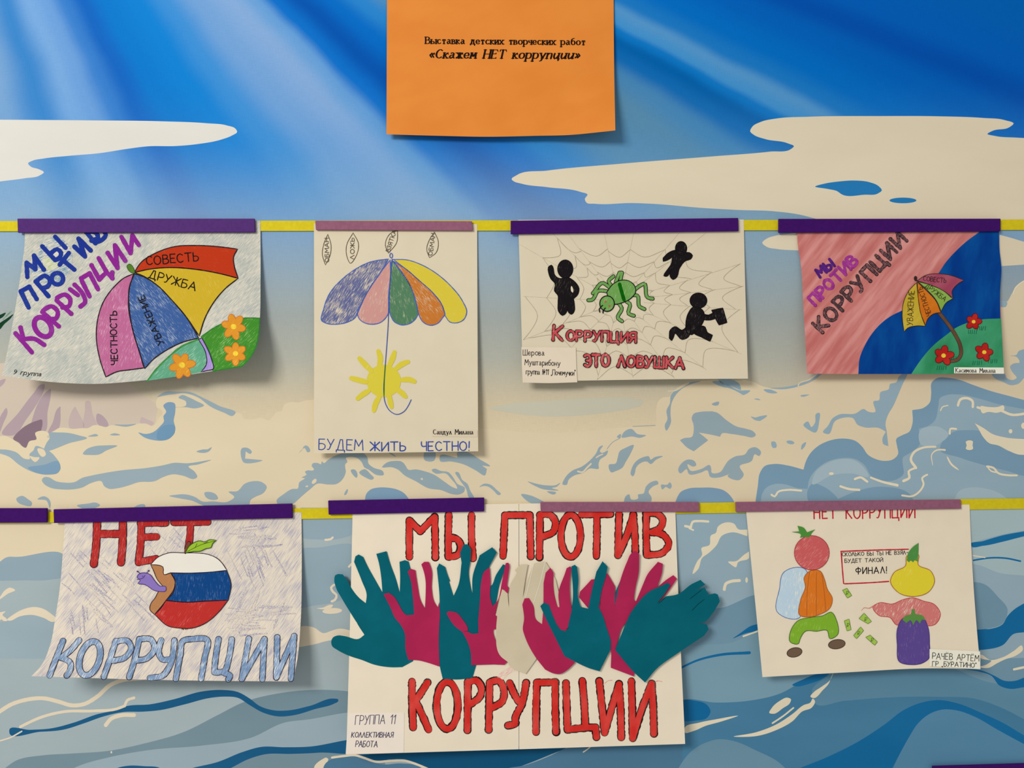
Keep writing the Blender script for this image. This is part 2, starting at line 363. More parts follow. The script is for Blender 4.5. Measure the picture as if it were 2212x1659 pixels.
# ------------------------------------------------------------------ the wall with its printed seascape
def mural_mat():
    m, n, l, b = base_mat('mural_print', 0.65)
    tc = n.new('ShaderNodeTexCoord'); sp = n.new('ShaderNodeSeparateXYZ'); l.new(tc.outputs['Object'], sp.inputs[0])
    def mad(s, k, c):
        q = n.new('ShaderNodeMath'); q.operation = 'MULTIPLY_ADD'; l.new(s, q.inputs[0]); q.inputs[1].default_value = k; q.inputs[2].default_value = c; return q.outputs[0]
    px = mad(sp.outputs[0], 1/S, 1106); py = mad(sp.outputs[2], -1/S, 829.5)
    dv = n.new('ShaderNodeMath'); dv.operation = 'DIVIDE'; l.new(mad(px, 1, 250), dv.inputs[0]); l.new(mad(py, 1, 800), dv.inputs[1])
    wob = mad(noise(n, l, (9, 9, 9), 0, 2, 3.1), 0.05, -0.025)
    ad = n.new('ShaderNodeMath'); l.new(dv.outputs[0], ad.inputs[0]); l.new(wob, ad.inputs[1])
    def ramp(s, stops, lo, hi, where):
        r = n.new('ShaderNodeValToRGB'); r.color_ramp.interpolation = 'EASE' if lo == 0 else 'LINEAR'
        l.new(mad(s, 1/(hi-lo), -lo/(hi-lo)), r.inputs[0]); el = r.color_ramp.elements
        for i, (t, c) in enumerate(stops):
            e = el[i] if i < 2 else el.new((t-lo)/(hi-lo))
            e.position = (t-lo)/(hi-lo); e.color = col(c, where(t))
        return r.outputs[0]
    rays = ramp(ad.outputs[0], [(.25, (128, 172, 212)), (2.95, (0, 86, 158)), (.327, (60, 138, 204)), (.39, (124, 174, 222)), (.43, (112, 164, 218)), (.48, (58, 130, 204)), (.53, (18, 104, 192)),
        (.59, (6, 124, 204)), (.68, (12, 132, 210)), (.75, (62, 146, 212)), (.84, (116, 164, 212)), (.94, (134, 172, 213)), (1.0, (104, 160, 210)),
        (1.045, (8, 112, 196)), (1.116, (0, 84, 170)), (1.2, (0, 106, 190)), (1.28, (40, 130, 196)), (1.4, (92, 142, 172)), (1.54, (88, 136, 162)),
        (1.64, (70, 130, 172)), (1.72, (12, 102, 168)), (1.785, (0, 92, 158)), (1.835, (8, 112, 182)), (1.87, (64, 138, 190)), (1.93, (78, 140, 186)), (1.99, (24, 112, 178)),
        (2.1, (0, 100, 176)), (2.3, (0, 88, 166)), (2.45, (0, 72, 152)), (2.62, (0, 84, 162))], 0, 3, lambda t: (t*950-250, 150))
    pale = ramp(py, [(-200, (50, 140, 205)), (2000, (110, 135, 150)), (300, (80, 150, 204)), (400, (130, 168, 194)), (480, (150, 174, 186)),
        (570, (152, 169, 172)), (690, (160, 165, 156)), (780, (176, 174, 156)), (870, (204, 188, 154)), (930, (214, 196, 158)), (1110, (214, 196, 158)),
        (1135, (150, 160, 160)), (1400, (158, 164, 160)), (1659, (130, 145, 150))], -200, 2000, lambda t: (1000, t))
    f = mad(py, 1/560, -150/560)
    fac = smooth(n, l, f, 0, 1)
    wv = noise(n, l, (1500, 1, 90), 0, 2); wh = noise(n, l, (90, 1, 1500), 0, 2)
    w2 = n.new('ShaderNodeMath'); l.new(wv, w2.inputs[0]); l.new(wh, w2.inputs[1])
    br = mad(w2.outputs[0], 0.16, 0.84)
    mx = mix(n, l, fac, rays, pale)
    v = n.new('ShaderNodeMix'); v.data_type = 'RGBA'; v.blend_type = 'MULTIPLY'; v.inputs[0].default_value = 1.0
    l.new(mx, v.inputs[6]); l.new(br, v.inputs[7]); l.new(v.outputs[2], b.inputs['Base Color'])
    return m
W = Mesh()
def wpos(px, py, y=0.0): return ((px-1106)*S, y, ZC+(829.5-py)*S)
x0, x1, z0, z1 = -1.7, 1.7, 0.0, 2.85
W.v = [(x0, 0, z0), (x1, 0, z0), (x1, 0, z1), (x0, 0, z1), (x0, .05, z0), (x1, .05, z0), (x1, .05, z1), (x0, .05, z1)]
W.f = [[0, 1, 2, 3], [5, 4, 7, 6], [4, 0, 3, 7], [1, 5, 6, 2], [3, 2, 6, 7], [4, 5, 1, 0]]; W.m = [mural_mat()]; W.mi = [0]*6
def flatc(rgb, px, py):                                             # one printed colour, read at (px, py)
    at(px, py)
    if rgb[2] > rgb[0]-8: rgb = (max(0, rgb[0]-8), rgb[1]+2, rgb[2]+8)   # blues of the waves
    return paint(rgb, tuple(max(0, v-5) for v in rgb), 0, 14, 5)
CRT = flatc((233, 227, 211), 300, 290)    # printed cream, top left cloud
CRL = flatc((226, 209, 178), 200, 1535)   # cream strokes, lower left
CR = flatc((214, 199, 168), 1700, 420)
CRR = flatc((212, 198, 168), 1900, 1250)
FOAM = flatc((217, 199, 163), 1150, 960)
B1 = flatc((160, 167, 163), 700, 950); B1L = flatc((165, 173, 169), 64, 1353)
B1R = flatc((146, 157, 158), 2040, 850); BLR = flatc((160, 167, 164), 2140, 1005); B2R = flatc((125, 144, 154), 1700, 1040)
B2 = flatc((153, 163, 164), 400, 1180); B2L = flatc((157, 167, 166), 60, 1225); B2M = flatc((126, 137, 137), 700, 1550)
BL = flatc((174, 176, 167), 60, 1450)
B4 = flatc((38, 88, 118), 480, 1498); B4C = flatc((28, 78, 104), 1000, 1648); B3C = flatc((84, 112, 128), 1500, 1610)
H1 = flatc((150, 160, 160), 1560, 1230); H2 = flatc((114, 133, 140), 2124, 1303); H3 = flatc((77, 114, 134), 1664, 1563); H3D = flatc((110, 132, 140), 1570, 1635); H1D = flatc((124, 144, 149), 1560, 1455); H2D = flatc((98, 126, 138), 1900, 1490); H0 = flatc((162, 168, 161), 2190, 1130)
H4 = flatc((30, 94, 130), 2060, 1528); H5 = flatc((89, 121, 139), 2061, 1545); OV = flatc((44, 112, 158), 1850, 405)
L = 0.000003
lay_n = [0]
def w(m, *shapes):
    lay_n[0] += 1
    for i, s in enumerate(shapes): W.add(blob(s, 4) if isinstance(s, str) else s, m, L*lay_n[0]+i*0.0000001)
def ws(m, wd, *paths, taper=None):
    lay_n[0] += 1
    for i, s in enumerate(paths): W.add(pen(s, wd, 0.04, 5, taper), m, L*lay_n[0]+i*0.0000001)
TIP = lambda t: 0.25+0.75*min(1, 4*t*(1-t)*1.6)
# clouds
w(CRT, "T: -4500,690 0,665 500,669 900,674 1150,685 1260,697 1310,717 1318,732 1290,752 1230,775 1100,800 980,811 820,813 700,828 560,850 380,866 240,881 180,893 155,908 170,925 215,940 244,957 220,975 140,990 0,1008 -4500,1030")
w(CR, "U: 49,757 70,740 200,720 500,692 900,660 1140,640 1230,628 1241,618 1215,605 1120,587 1070,568 1056,555 1065,535 1100,515 1170,500 1300,493 1600,490 1850,491 2040,498 2130,507 2168,522 2150,537 2080,552 2057,565 2090,574 2180,581 2300,586 5200,590! 5200,958! 1500,962! 1340,925 1260,905 1160,892 1000,886 860,878 640,860 560,857 400,860 365,855 358,840 370,822 340,810 200,790 90,775 55,763",
  "4: 25,288 60,255 130,230 250,212 700,200 1500,190 2005,222 2250,290 9000,310! 9000,470! 2250,468 2015,482 1200,450 600,380 330,352 150,340 60,320")
w(OV, "U: 1330,787 1370,775 1430,766 1500,762 1560,769 1600,787 1612,803 1595,817 1540,822 1440,819 1425,808 1385,798", ell('U', 1701, 846, 57, 12))
# island
w(flatc((214, 196, 172), 150, 900), "A: -1100,1000 -800,720 -350,510 40,455 500,450 880,590 930,630 1000,690 1070,745 1065,830 1050,900 600,960 345,1010 190,1050 -1100,1060")
LIL = flatc((186, 163, 164), 80, 900)
w(LIL, "A: 20,945 130,790 230,660 285,600 303,600 300,640 255,730 180,840 90,950", "A: 235,790 325,645 346,632 347,660 325,790 305,925 220,935", "A: -5,580 40,566 30,590 -5,620",
  "A: -5,840 20,790 45,762 50,775 22,870 -5,935", "A: 330,935 360,860 400,760 412,752 413,775 380,925", "A: 665,870 668,800 690,808 737,888 700,892")
w(flatc((201, 179, 170), 190, 900), "A: 478,900 498,770 513,752 525,775 573,902", "A: 575,900 580,780 590,715 602,713 632,800 658,888", "A: 955,862 965,825 1000,838 1050,868 1030,888")
w(flatc((140, 116, 124), 60, 930), "A: 90,975 130,920 200,870 250,850 287,843 290,862 280,920 270,960 190,1035 168,1037 130,1000")
w(ink((22, 62, 40)), "A: -60,240 -5,185 45,152 92,122 72,152 30,190 -5,230", "A: -60,140 -5,128 40,112 20,142 -5,155")
ws(ink((110, 150, 110)), 1.6, "A: 20,160 55,120 78,102", "A: 40,140 70,112")
# foam belt
w(FOAM, "A: -4500,960! -10,955 40,955 100,985 140,1015 175,1035 200,990 250,975 240,932 262,921 318,925 335,938 330,950 352,958 345,967 320,962 335,940 380,912 400,900 430,897 500,905 560,900 600,900 640,880 690,885 720,893 760,880 800,885 900,875 960,868 1000,870 1040,885 1070,860 1085,830 1110,800 1095,770 1072,760 1065,720 1080,690 1120,675 1200,670 1260,655 1320,665 1390,700 1500,750 1600,795 1650,805 1660,830 1720,840 1780,830 1840,845 1870,810 1890,790 1920,785 1940,740 1990,722 2040,725 2080,712 2140,705 2212,700 : 760,905 1030,925 1180,935 1366,922! C: 1385,512 1392,380 1408,320 1450,288 1500,282 1510,262 1560,215 1640,170 1760,155 1900,152 2080,152 D: 60,690 160,705 220,720 270,745 330,760 420,768 520,750 620,715 690,660 800,500 1500,200 1800,140 1925,165 1960,165 1990,120 2010,85 2060,30 2200,10 8500,10! 8500,900! 2110,1700 1700,1600 230,1550 -4500,1580 E: 1500,60! 1500,352 400,350 300,352 200,353 100,352 40,355 5,385 -4200,440!")
w(flatc((194, 188, 163), 1200, 870), "C: 65,377 200,345 500,318 900,295 1200,298 1290,322 1280,345 1200,375 1000,410 500,440 250,415")
# water over the foam's lower edge
w(B2R, "D: 215,1800! 230,1540 245,1440 262,1340 290,1300 360,1283 450,1293 560,1322! 575,1270 600,1220 660,1160 740,1122 840,1108 920,1125 970,1170 1000,1215 1060,1250 1120,1262 1180,1250 1212,1215 1205,1160 1200,1110 1240,1085 1290,1060 1310,1010 1310,912! 1390,895 1430,860 1440,800 1445,720 1480,692 1560,690 1640,705 1720,735 1850,780 1980,815 2080,842 2300,880 8500,900! 8500,3500! 215,3500!")
w(B1R, "D: 270,1600 275,1490 300,1450 370,1420 440,1425 520,1450 588,1455! 600,1390 640,1330 720,1270 820,1243 920,1250 980,1290 1030,1370 1120,1400 1200,1390 1250,1350 1245,1290 1245,1240 1290,1210 1360,1150 1355,1040! 1420,1020 1460,990 1490,880 1500,830 1540,810 1640,805 1760,830 1900,870 2080,905 8500,930! 8500,1900! 270,1900!",
  )
w(B2R, "D: 590,1530 590,1460 620,1420 700,1440 800,1530", "D: 1500,1180 1530,1110 1600,1060 1690,1050 1780,1060 1840,1140 1900,1155 1960,1190 2110,1220 2110,1360 1960,1330 1800,1290 1640,1240", "D: 740,1560 900,1480 1100,1440 1300,1500 1330,1560")
w(BLR, "D: 620,1420 640,1345 720,1280 820,1250 910,1258 970,1300 1010,1370 900,1350 760,1360", "D: 1590,1560 1640,1465 1720,1445 1800,1450 1900,1480 2000,1560", "D: 1370,1150 1365,1050 1430,1025 1500,1030 1560,1080 1500,1140 1460,1160")
# left and centre water
w(BL, "E: -4200,420! -5,385 40,355 100,352 400,350 1400,352! 1400,70! 4140,40! 4300,1900! -4200,1900!")
w(B2L, "E: -4200,500! -4200,400 -5,387 40,357 100,354 400,352 400,470 300,495 150,498", "G: 85,20! 415,20! 415,185 330,215 200,220 90,205", "G: 80,280 200,270 415,255 415,560 280,620 180,635 80,650")
w(B1L, "E: -4200,900! -4200,780 -5,760 50,748 120,722 200,712 270,730 420,770! 420,985! -5,985")
w(BL, "E: -4200,990! 420,983! 420,1085! -4200,1090!", "G: 70,880 200,870 415,845! 410,1170! 70,1190!")
w(B2M, "F: -4000,800! -300,760 0,735 100,670 260,640 420,630 660,612 860,570 1100,500 1300,400 1450,325 1700,265 2080,258 2300,300! 2300,900! -4000,900!")
w(B1L, "F: 480,700 640,655 900,608 1200,583 1500,535 1700,445 1850,425 2080,385 2300,380! 2300,540 2066,556 1850,594 1700,597 1560,595 1450,626 1300,686 1150,720 900,800 300,800")
w(B4, "F: 55,492 180,488 300,480 440,445 580,395 690,370 750,348 900,335 1040,305 1200,260 1330,250 1420,262 1490,300 1550,345 1640,372 1720,372 1850,345 2000,302 2020,306 2020,318 2000,330 1880,365 1760,400 1660,408 1570,385 1490,340 1420,297 1340,290 1260,297 1100,337 960,370 850,380 740,382 620,408 500,450 380,487 240,500 55,500",
  "F: 1150,716 1300,680 1450,620 1560,590 1700,592 1850,588 2066,550 2200,530 2200,580 1900,625 1740,632 1580,635 1480,665 1380,716 1200,800 900,800", "F: 690,720 760,703 860,705 960,720 1000,800 600,800")
ws(CRL, 8.5, "F: -60,420 0,378 60,340 150,310 260,300 350,320 430,342 500,335 580,290 660,220 720,195 850,180")
ws(CRL, 6.0, "F: 122,470 240,415 380,380 560,375 700,362 745,345! 760,312 800,297"); ws(CRL, 8.5, "F: 632,460 660,425 720,402 800,400"); ws(CRL, 3.0, "F: -5,555 60,535 130,497")
w(CRL, "E: 45,746 90,705 150,675 220,663 270,675 310,700 352,745 330,755 270,730 200,712 120,722 60,748", "E: -60,640 -5,605 30,560 60,543 95,558 50,580 0,615", "E: -30,700 5,695 35,690 15,712 40,735 45,748 20,748 10,738 -5,750 -30,745", ell('F', 665, 622, 5, 7))
w(CRL, "G: 40,775 70,770 120,765 170,775 230,810 280,795 320,783 430,800! 430,850 350,845 250,860 150,885 40,890")
ws(CRL, 5, "G: 298,505 278,522 290,550 312,570 302,600 282,610"); ws(CRL, 4.5, "G: 242,222 275,218 288,207", "G: 390,392 405,375")
w(CRL, ell('G', 285, 670, 62, 18, -3), "G: 188,653 230,648 265,632 290,632 280,650 235,660", "c: -60,1640 40,1540 75,1525 100,1545 90,1570 20,1680 -30,1720")
# centre bottom
w(B4C, "c: 300,1490! 1200,1440 2300,1400 d: 560,1240 400,1310 120,1420 -5,1460 c: 1500,1690 1170,1640 1080,1600 950,1560 800,1560 620,1570 500,1530 420,1505")
w(B3C, "c: 30,1700 60,1600 200,1520 400,1510 520,1545 700,1600 900,1590 1100,1620 1200,1700", "d: 0,1440 120,1420 400,1320 560,1245 900,1225 1800,1190! 1800,2600! -20,2600!")
ws(CRL, 4.8, "c: 140,1525 270,1508 400,1500 500,1530 620,1570 800,1560 950,1560 1080,1600 1200,1650"); ws(CRR, 2.5, "d: 722,1285 760,1260 800,1225")
# right water
w(H1, "H: -20,900! -20,12! 500,10! 7500,-40! 7500,1000! 900,1000!")
w(H2, "H: 60,3200! 100,1485! 60,1400! 110,1210 60,600 330,640 560,560 560,1100 1000,1000 1900,960 7500,900! 7500,1640!")
w(H2, "H: 240,770 320,730 420,640 540,590 600,700 600,800 480,840 300,900 120,960 130,860")
w(H1D, "H: 60,900 200,870 400,855 560,800 640,1000 1000,990 950,1045 850,1092 700,1172 500,1217 300,1227 60,1218")
w(H2D, "H: 940,1040 1030,1020 1700,990 2000,1100 2215,1130 7500,1100! 7500,1600! 2215,1335 2100,1275 1900,1205 1700,1195 1350,1200 1100,1220 915,1240 900,1150")
w(H0, "H: 1860,5! 7500,-30! 7500,150! 2215,160 2080,185 1960,215 1870,240!", "H: 1870,275! 2000,240 2215,200 7500,100! 7500,400! 2215,440 2050,420 1950,380 1870,360!")
w(H3, "H: 100,1480 110,1212 300,1225 500,1215 700,1170 850,1090 950,1045 1003,1045 900,1150 920,1230 1100,1215 1350,1195 1700,1190 1900,1200 2100,1270 2215,1330 7500,1500! 7500,3200! 60,3200! 100,1485!")
w(H3, "H: 1150,1330 1400,1300 1560,1240 1470,1275 1350,1365 1180,1475 1000,1565 800,1640 700,1600 860,1500 950,1400", "H: 330,1450 420,1420 560,1320 760,1240 830,1250 760,1350 560,1440")
w(H1, "H: 75,440 140,330 170,440 100,520 76,540")
w(H3D, "H: 60,1660 150,1530 250,1470 330,1452 420,1465 550,1520 700,1600 760,1660")
w(H5, "H: 1390,3200! 1450,1530 1500,1440 1560,1350 1620,1300 1700,1270 1800,1275 1900,1310 2060,1400 2215,1470 7500,3200!")
w(H4, "H: 800,1645 1000,1560 1180,1470 1350,1360 1470,1270 1580,1225 1690,1210 1800,1230 1950,1290 2080,1350 2215,1430 7500,1600! 7500,3200! 2060,1400 1900,1310 1800,1275 1700,1270 1620,1300 1560,1350 1500,1440 1450,1530 1390,1645!",
  "H: 100,1210 170,1213 250,1240 272,1280 250,1320 180,1337 100,1335", "H: 780,1120 850,1080 950,1045 1005,1045 960,1080 880,1110 800,1125", "H: 410,828 450,800 540,745 570,742 570,762 480,800",
  "H: 1880,250 1960,225 2080,190 2215,165 7500,60! 7500,90! 2215,195 2080,230 1960,255 1885,257", "H: 1915,770 2000,770 2080,740 2110,690 2150,650 2215,610 2500,500! 2500,740! 2215,790 2150,800 2080,870 1990,895 1915,895",
  "H: 1830,1018 1960,1030 2030,1060 2090,1090 2160,1090 2215,1070 2600,1000! 2600,1060! 2215,1130 2120,1140 2060,1120 2010,1060 1940,1035")
w(H2, "H: 1890,480 1960,490 2050,570 2110,650 2080,735 2000,765 1905,770")
ws(H4, 6.5, "H: 90,1010 180,968 330,930 512,917", taper=lambda t: 0.6+0.4*t); ws(H4, 3.6, "H: 1900,345 2000,330 2100,332 2190,350")
w(CRR, "H: 1034,1038 1012,1085 955,1130 912,1160 890,1190 905,1197 970,1145 1002,1110 1022,1060", "H: 635,1290 650,1260 700,1215 750,1195 770,1205 765,1225 720,1260 660,1295",
  "H: 415,1435 550,1410 680,1360 780,1295 850,1240 890,1225 905,1200 918,1215 900,1255 840,1280 780,1340 680,1395 560,1432", "H: 112,1383 200,1350 300,1330 442,1307 330,1345 240,1370 170,1400 112,1410",
  "H: 163,430 190,350 220,310 215,270 265,250 275,190 305,175 315,140 370,110 420,120 440,150 500,155! 500,195! 400,172 340,195 310,250 260,300 220,330 195,400", "H: 380,355 430,350 480,310 510,290! 510,330 440,360 430,388 400,372", ell('H', 495, 467, 8, 17),
  "H: 1930,930 1940,928 2000,960 2080,945 2150,905 2200,873 2206,895 2170,930 2090,960 2040,985 1995,1010 1930,1005 1980,990 2010,968 1945,950")
ws(CRR, 5, "H: 115,133 150,140! 160,108 200,102 258,105"); ws(CRR, 3.5, "H: 140,146 165,158", "H: 475,815 560,785", "H: 655,1353 720,1310 785,1258"); ws(CRR, 6.5, "H: 357,525 365,492 400,475 450,470")
ws(CRR, 2.4, "H: 1895,315 1970,328"); ws(CRR, 5, "H: 2150,1020 2230,1003")
# blue patches in the foam
w(B1, "A: -400,1030 -5,1045 50,1048 110,1065 170,1110 205,1110 200,1080 230,1050 240,1025 300,1040 340,1060 380,1100 410,1150 412,1180 395,1205 340,1217 270,1212 200,1190 130,1150 60,1095 -5,1072 -400,1060",
  "A: 332,937 400,930 480,935 540,950 592,965 480,1000 300,1045 318,1000 340,965", "A: 600,957 630,945 655,940 670,950 630,958", "A: 750,946 780,935 820,946 780,950", "A: 780,875 850,877 930,872 860,890", "A: 565,1075 590,1045 640,1025 720,1018 800,1020 720,1055 680,1078 620,1083",
  "A: 1340,1060 1390,1045 1415,1045 1445,1030 1430,1055 1400,1068", "A: 1655,1035 1690,1035 1718,1065 1710,1075 1676,1058! 1672,1108! 1730,1113 1790,1119 1660,1132", "A: 2040,1070 2060,1050 2080,1020 2090,1018 2115,1060 2100,1065 2080,1035",
  "A: 285,1255 300,1235 330,1235 380,1262 440,1272 510,1268 560,1240 620,1225 720,1205 830,1188 1000,1172 1130,1150 1180,1138 1280,1140 1440,1118 1350,1148 1285,1162 1330,1200 1345,1235 1330,1245 1250,1225 1180,1215 1110,1235 1060,1260 940,1270 880,1290 800,1310 740,1313 710,1295 695,1265 620,1275 560,1305 490,1318 420,1318 340,1305 300,1280",
  "A: 110,1385 150,1362 190,1385 218,1410 215,1427 160,1425 125,1410", "A: 255,1385 300,1365 330,1380 345,1410 340,1447 318,1395", "A: 525,1430 600,1415 660,1410 683,1425 660,1440 560,1448", "A: 910,1445 940,1425 990,1425 990,1445",
  "A: 1155,1362 1200,1355 1260,1352 1330,1370 1380,1400 1450,1400 1560,1400 1600,1370 1560,1335 1620,1330 1670,1280 1730,1262 1790,1270 1820,1300 1800,1340 1740,1370 1710,1390 1700,1425 1380,1425 1310,1395 1230,1380", "A: 1395,1340 1420,1335 1480,1360 1488,1380 1450,1390 1400,1365")
w(B1, "A: 1075,687 1110,660 1220,652 1300,655 1380,690 1500,750 1605,800 1590,815 1530,795 1440,755 1350,690 1260,662 1180,668 1110,680", "A: 1190,757 1272,740 1270,720 1218,690 1240,675 1290,690 1340,715 1392,745 1330,765 1270,757",
  "B: -10,965 50,910 120,870 160,868 170,820 215,785 190,780 230,755 215,735 240,722 275,725 290,715 270,690 275,670 320,665 345,675 350,650 365,665 400,640 450,610 500,590 600,575 680,585 715,625 720,665 760,700 840,735 845,755 790,760 720,715 690,700 670,660 640,630 580,615 540,625 555,655 540,668 540,740 510,800 470,830 400,835 310,830 260,870 200,920 120,990 40,1030",
  "B: 583,718 610,715 635,760 630,780", "B: 648,738 690,713 740,755 765,785 755,795 700,780", "B: 830,697 870,660 930,648 990,655 1020,690 1035,715 1100,715 1170,730 1240,755 1330,815 1400,860 1430,868 1425,850 1380,790 1340,748 1250,745 1225,720 1240,710 1300,728 1360,738 1390,770 1430,830 1490,865 1485,890 1440,915 1390,912 1300,880 1200,865 1100,810 1000,755 965,722 910,698",
  "B: 1418,735 1430,735 1470,800 1510,830 1530,880 1560,945 1530,945 1500,870 1450,800", "B: 1170,575 1255,580 1245,645 1168,640", "B: 1290,612 1430,622! 1430,580 1500,575 1600,630 1690,690 1625,683! 1665,712! 1650,762 1580,725 1480,675 1380,652 1290,645", "B: 1605,857 1640,830 1690,835 1740,875 1775,915 1760,920 1720,885 1670,850 1630,848", "B: 530,920 545,880 555,870 545,915", "B: 880,580 915,590 942,615")
w(B1, "C: 370,958 430,975 520,990 600,985 628,968 600,1000 560,1010 612,1027 480,1017", "C: 520,1038 595,1050 580,1062", "C: 316,1060 390,1070 450,1095 510,1130 380,1125", "C: 645,982 660,940 720,875 800,840 870,785 910,740 945,680 967,672 942,720 960,732 1007,712 1000,740 940,790 932,835 935,852 860,855 810,890 740,910 690,950 680,985",
  "C: 1115,605 1135,565 1195,540 1240,580 1310,592 1265,610 1200,600", "C: 1078,605 1110,580 1105,615", "C: 1015,825 1070,815 1085,770 1100,720 1150,690 1212,668 1190,730 1150,800 1120,850 1070,875 1035,887", "C: 1190,905 1195,860 1230,800 1290,765 1335,760 1345,785 1380,765 1445,757 1390,785 1345,820 1320,800 1270,810 1230,850 1220,895 1205,918",
  "C: 1460,510 1480,470 1475,390 1500,340 1510,270 1540,235 1590,215 1640,175 1745,162 1680,180 1590,225 1540,280 1512,340 1505,420 1508,490 1470,553", "C: 1833,345 1870,325 1893,325 1885,350 1865,355",
  "C: 1675,450 1690,420 1740,405 1835,400! 1870,408 1950,470 2030,520 2110,540 2165,560 2185,590 2170,603 2090,595 1990,580 1910,580 1900,602! 1850,590 1730,568! 1770,600 1805,630! 1690,718! 1640,690 1580,630! 1610,615 1680,600 1690,560 1690,510",
  "C: 1570,880 1610,800 1640,785 1700,800 1710,830 1690,840 1640,820 1660,870 1750,860 1820,830 1830,860 1830,885 1900,885 1940,830 1960,800 2020,760 D: 160,1215 185,1180 230,1168 268,1205 255,1228 225,1215 205,1260 120,1300 148,1360 120,1393 40,1360 C: 1975,900 1900,925 1820,920 1800,870 1740,890 1650,897 1635,860 1580,893",
  "C: 1430,985 1480,985 1500,965 1515,1000 1500,1018 1470,1000 1440,1022", "C: 1135,1125 1150,1075 1175,1060 1190,1100 1250,1090 1245,1065 1290,1055 1310,1000 1360,960 1400,955 1410,975 1370,995 1330,1040 1355,1090 1350,1125", "C: 2145,440 2180,450 2230,440 2230,470 2180,470")
w(B1R, "C: 1838,165 1900,160 1960,185 2050,232 2140,238 2110,260 2085,270 2050,250 1960,215 1890,195", "D: -30,690 60,700 120,735 130,770 60,745 0,735", "D: 285,772 330,770 380,792 310,790", "D: 198,955 225,968 260,955 310,950 285,972 240,982", "D: 220,835 245,832 265,842", "D: 540,815 600,805 545,818", "D: 560,1012 590,990 615,1030 640,1000 650,935 667,930 668,990 640,1067 600,1050",
  "D: 695,1065 730,1020 760,970 800,945 920,935 980,905 1000,920 1055,925 1045,850 1080,845 1090,790 1150,765 1155,735 1200,720 1220,680 1275,655 1240,740 1215,800 1180,880 1140,950 1125,1010 1133,1055! 1145,1160! 1110,1145 1105,1110 1128,1060! 1080,1035 980,1030 930,1010 905,970 830,965 780,985 730,1077",
  "D: 342,1128 365,1130 372,1170 350,1172", ell('D', 470, 1134, 27, 12, 10), "D: 545,1185 550,1150 578,1133 570,1160", "D: 1860,670 1950,665 1960,690 2000,705 2030,690 2000,650 1985,610 2010,590 2050,585 2030,545 1985,538 2030,530 2040,510 2090,490 2300,480! 2300,640 2090,680 2040,730 1990,740 1930,715 1890,700", "D: 1915,160 1965,170 1955,200 1915,195",
  "D: 330,760 420,755 520,735 620,690 660,655 690,655 650,690 560,735 480,760 400,768")
w(flatc((140, 160, 172), 350, 940), "A: 190,1172 300,1150 400,1130 412,1175 395,1205 340,1217 270,1212", "A: 1115,745 1140,725 1190,730 1195,790 1185,850 1195,900 1185,940 1150,975 1110,985 1050,982 980,960 945,930 990,940 1050,925 1090,890 1120,850 1115,820 1135,790",
  "B: 695,965 705,910 740,875 800,860 870,860 950,875 1000,900 1050,965", "C: 1545,1125 1590,1040 1650,1015 1750,1008 1850,1010 1930,1030 1980,1070 2015,1125")
w(flatc((122, 150, 168), 360, 940), "A: 1080,915 1110,888 1193,884 1190,935 1150,973 1110,983 1075,978")
w(FOAM, "A: 255,1040 300,1048 312,1085 290,1097 268,1078", "A: 203,1090 235,1098 270,1100 242,1132", "B: 270,820 305,790 310,805 275,830", "B: 218,852 240,842 240,855", "B: 1135,790 1153,783 1155,800")
ws(FOAM, 3.6, "C: 768,878 800,886 840,850 872,818"); ws(FOAM, 2.6, "C: 1935,215 2000,240 2065,272", "D: 525,752 525,738 600,702 655,662", "C: 1488,238 1530,238 1600,205 1650,175", "C: 915,768 940,752 965,742", "D: 30,760 80,778 135,808"); ws(B1, 1.2, "C: 1000,700 1040,650 1100,615", "C: 1205,520 1385,512")
# cream strokes on the waves
ws(CRR, 5.5, "D: 1625,880 1640,840 1690,830 1725,850 1727,890", "D: 1760,893 1800,905 1880,905 1920,915 1990,943 2110,933"); ws(CRR, 2.6, "D: 1505,915 1515,893 1555,880"); ws(CRR, 4.4, "D: 1568,1075 1572,1042 1612,1042", "D: 1825,1300 1870,1310 1900,1345 1960,1360 2030,1362", "D: 340,1495 362,1508 382,1478 450,1462 545,1467")
ws(CRR, 6, "D: 1470,1165 1380,1172 1320,1205 1300,1250 1335,1310! 1285,1335 1290,1378 1250,1400", "D: 1025,1377 1100,1405 1207,1430", taper=lambda t: 0.7+0.3*t); ws(CRR, 4, "D: 1535,1187 1480,1187 1447,1212 1450,1290", taper=lambda t: 1-.6*t); ws(CRR, 4, "D: 1550,1232 1575,1280 1630,1325", taper=TIP)
ws(CRR, 5, "D: 915,1387 950,1375 1000,1405", "D: 815,1437 870,1455 945,1462"); ws(CRR, 4.2, "D: 1413,1357 1378,1380 1388,1420 1362,1470 1310,1505 1240,1500"); ws(CRR, 3.2, "D: 2005,110 2018,75 2050,42 2100,12", "D: 1830,1305 1850,1330 1890,1342")
w(CRR, "D: 1740,1002! 1800,1035 1860,1075 1950,1100 2090,1112 2300,1120! 2300,1220! 2090,1221 2040,1218 1980,1195 1900,1155 1840,1140 1800,1100 1765,1040", "D: 1678,1130 1700,1120 1728,1127 1725,1155 1730,1178 1705,1188 1678,1178 1685,1155", ell('D', 1987, 1058, 13, 15), ell('D', 2078, 1020, 18, 22), ell('D', 752, 1350, 17, 10), "D: 1780,885 1830,890 1900,890 1940,880 1945,905 1900,930 1830,925 1795,935")
wall = W.build('wall_back', smooth_=False); wall['kind'] = 'structure'
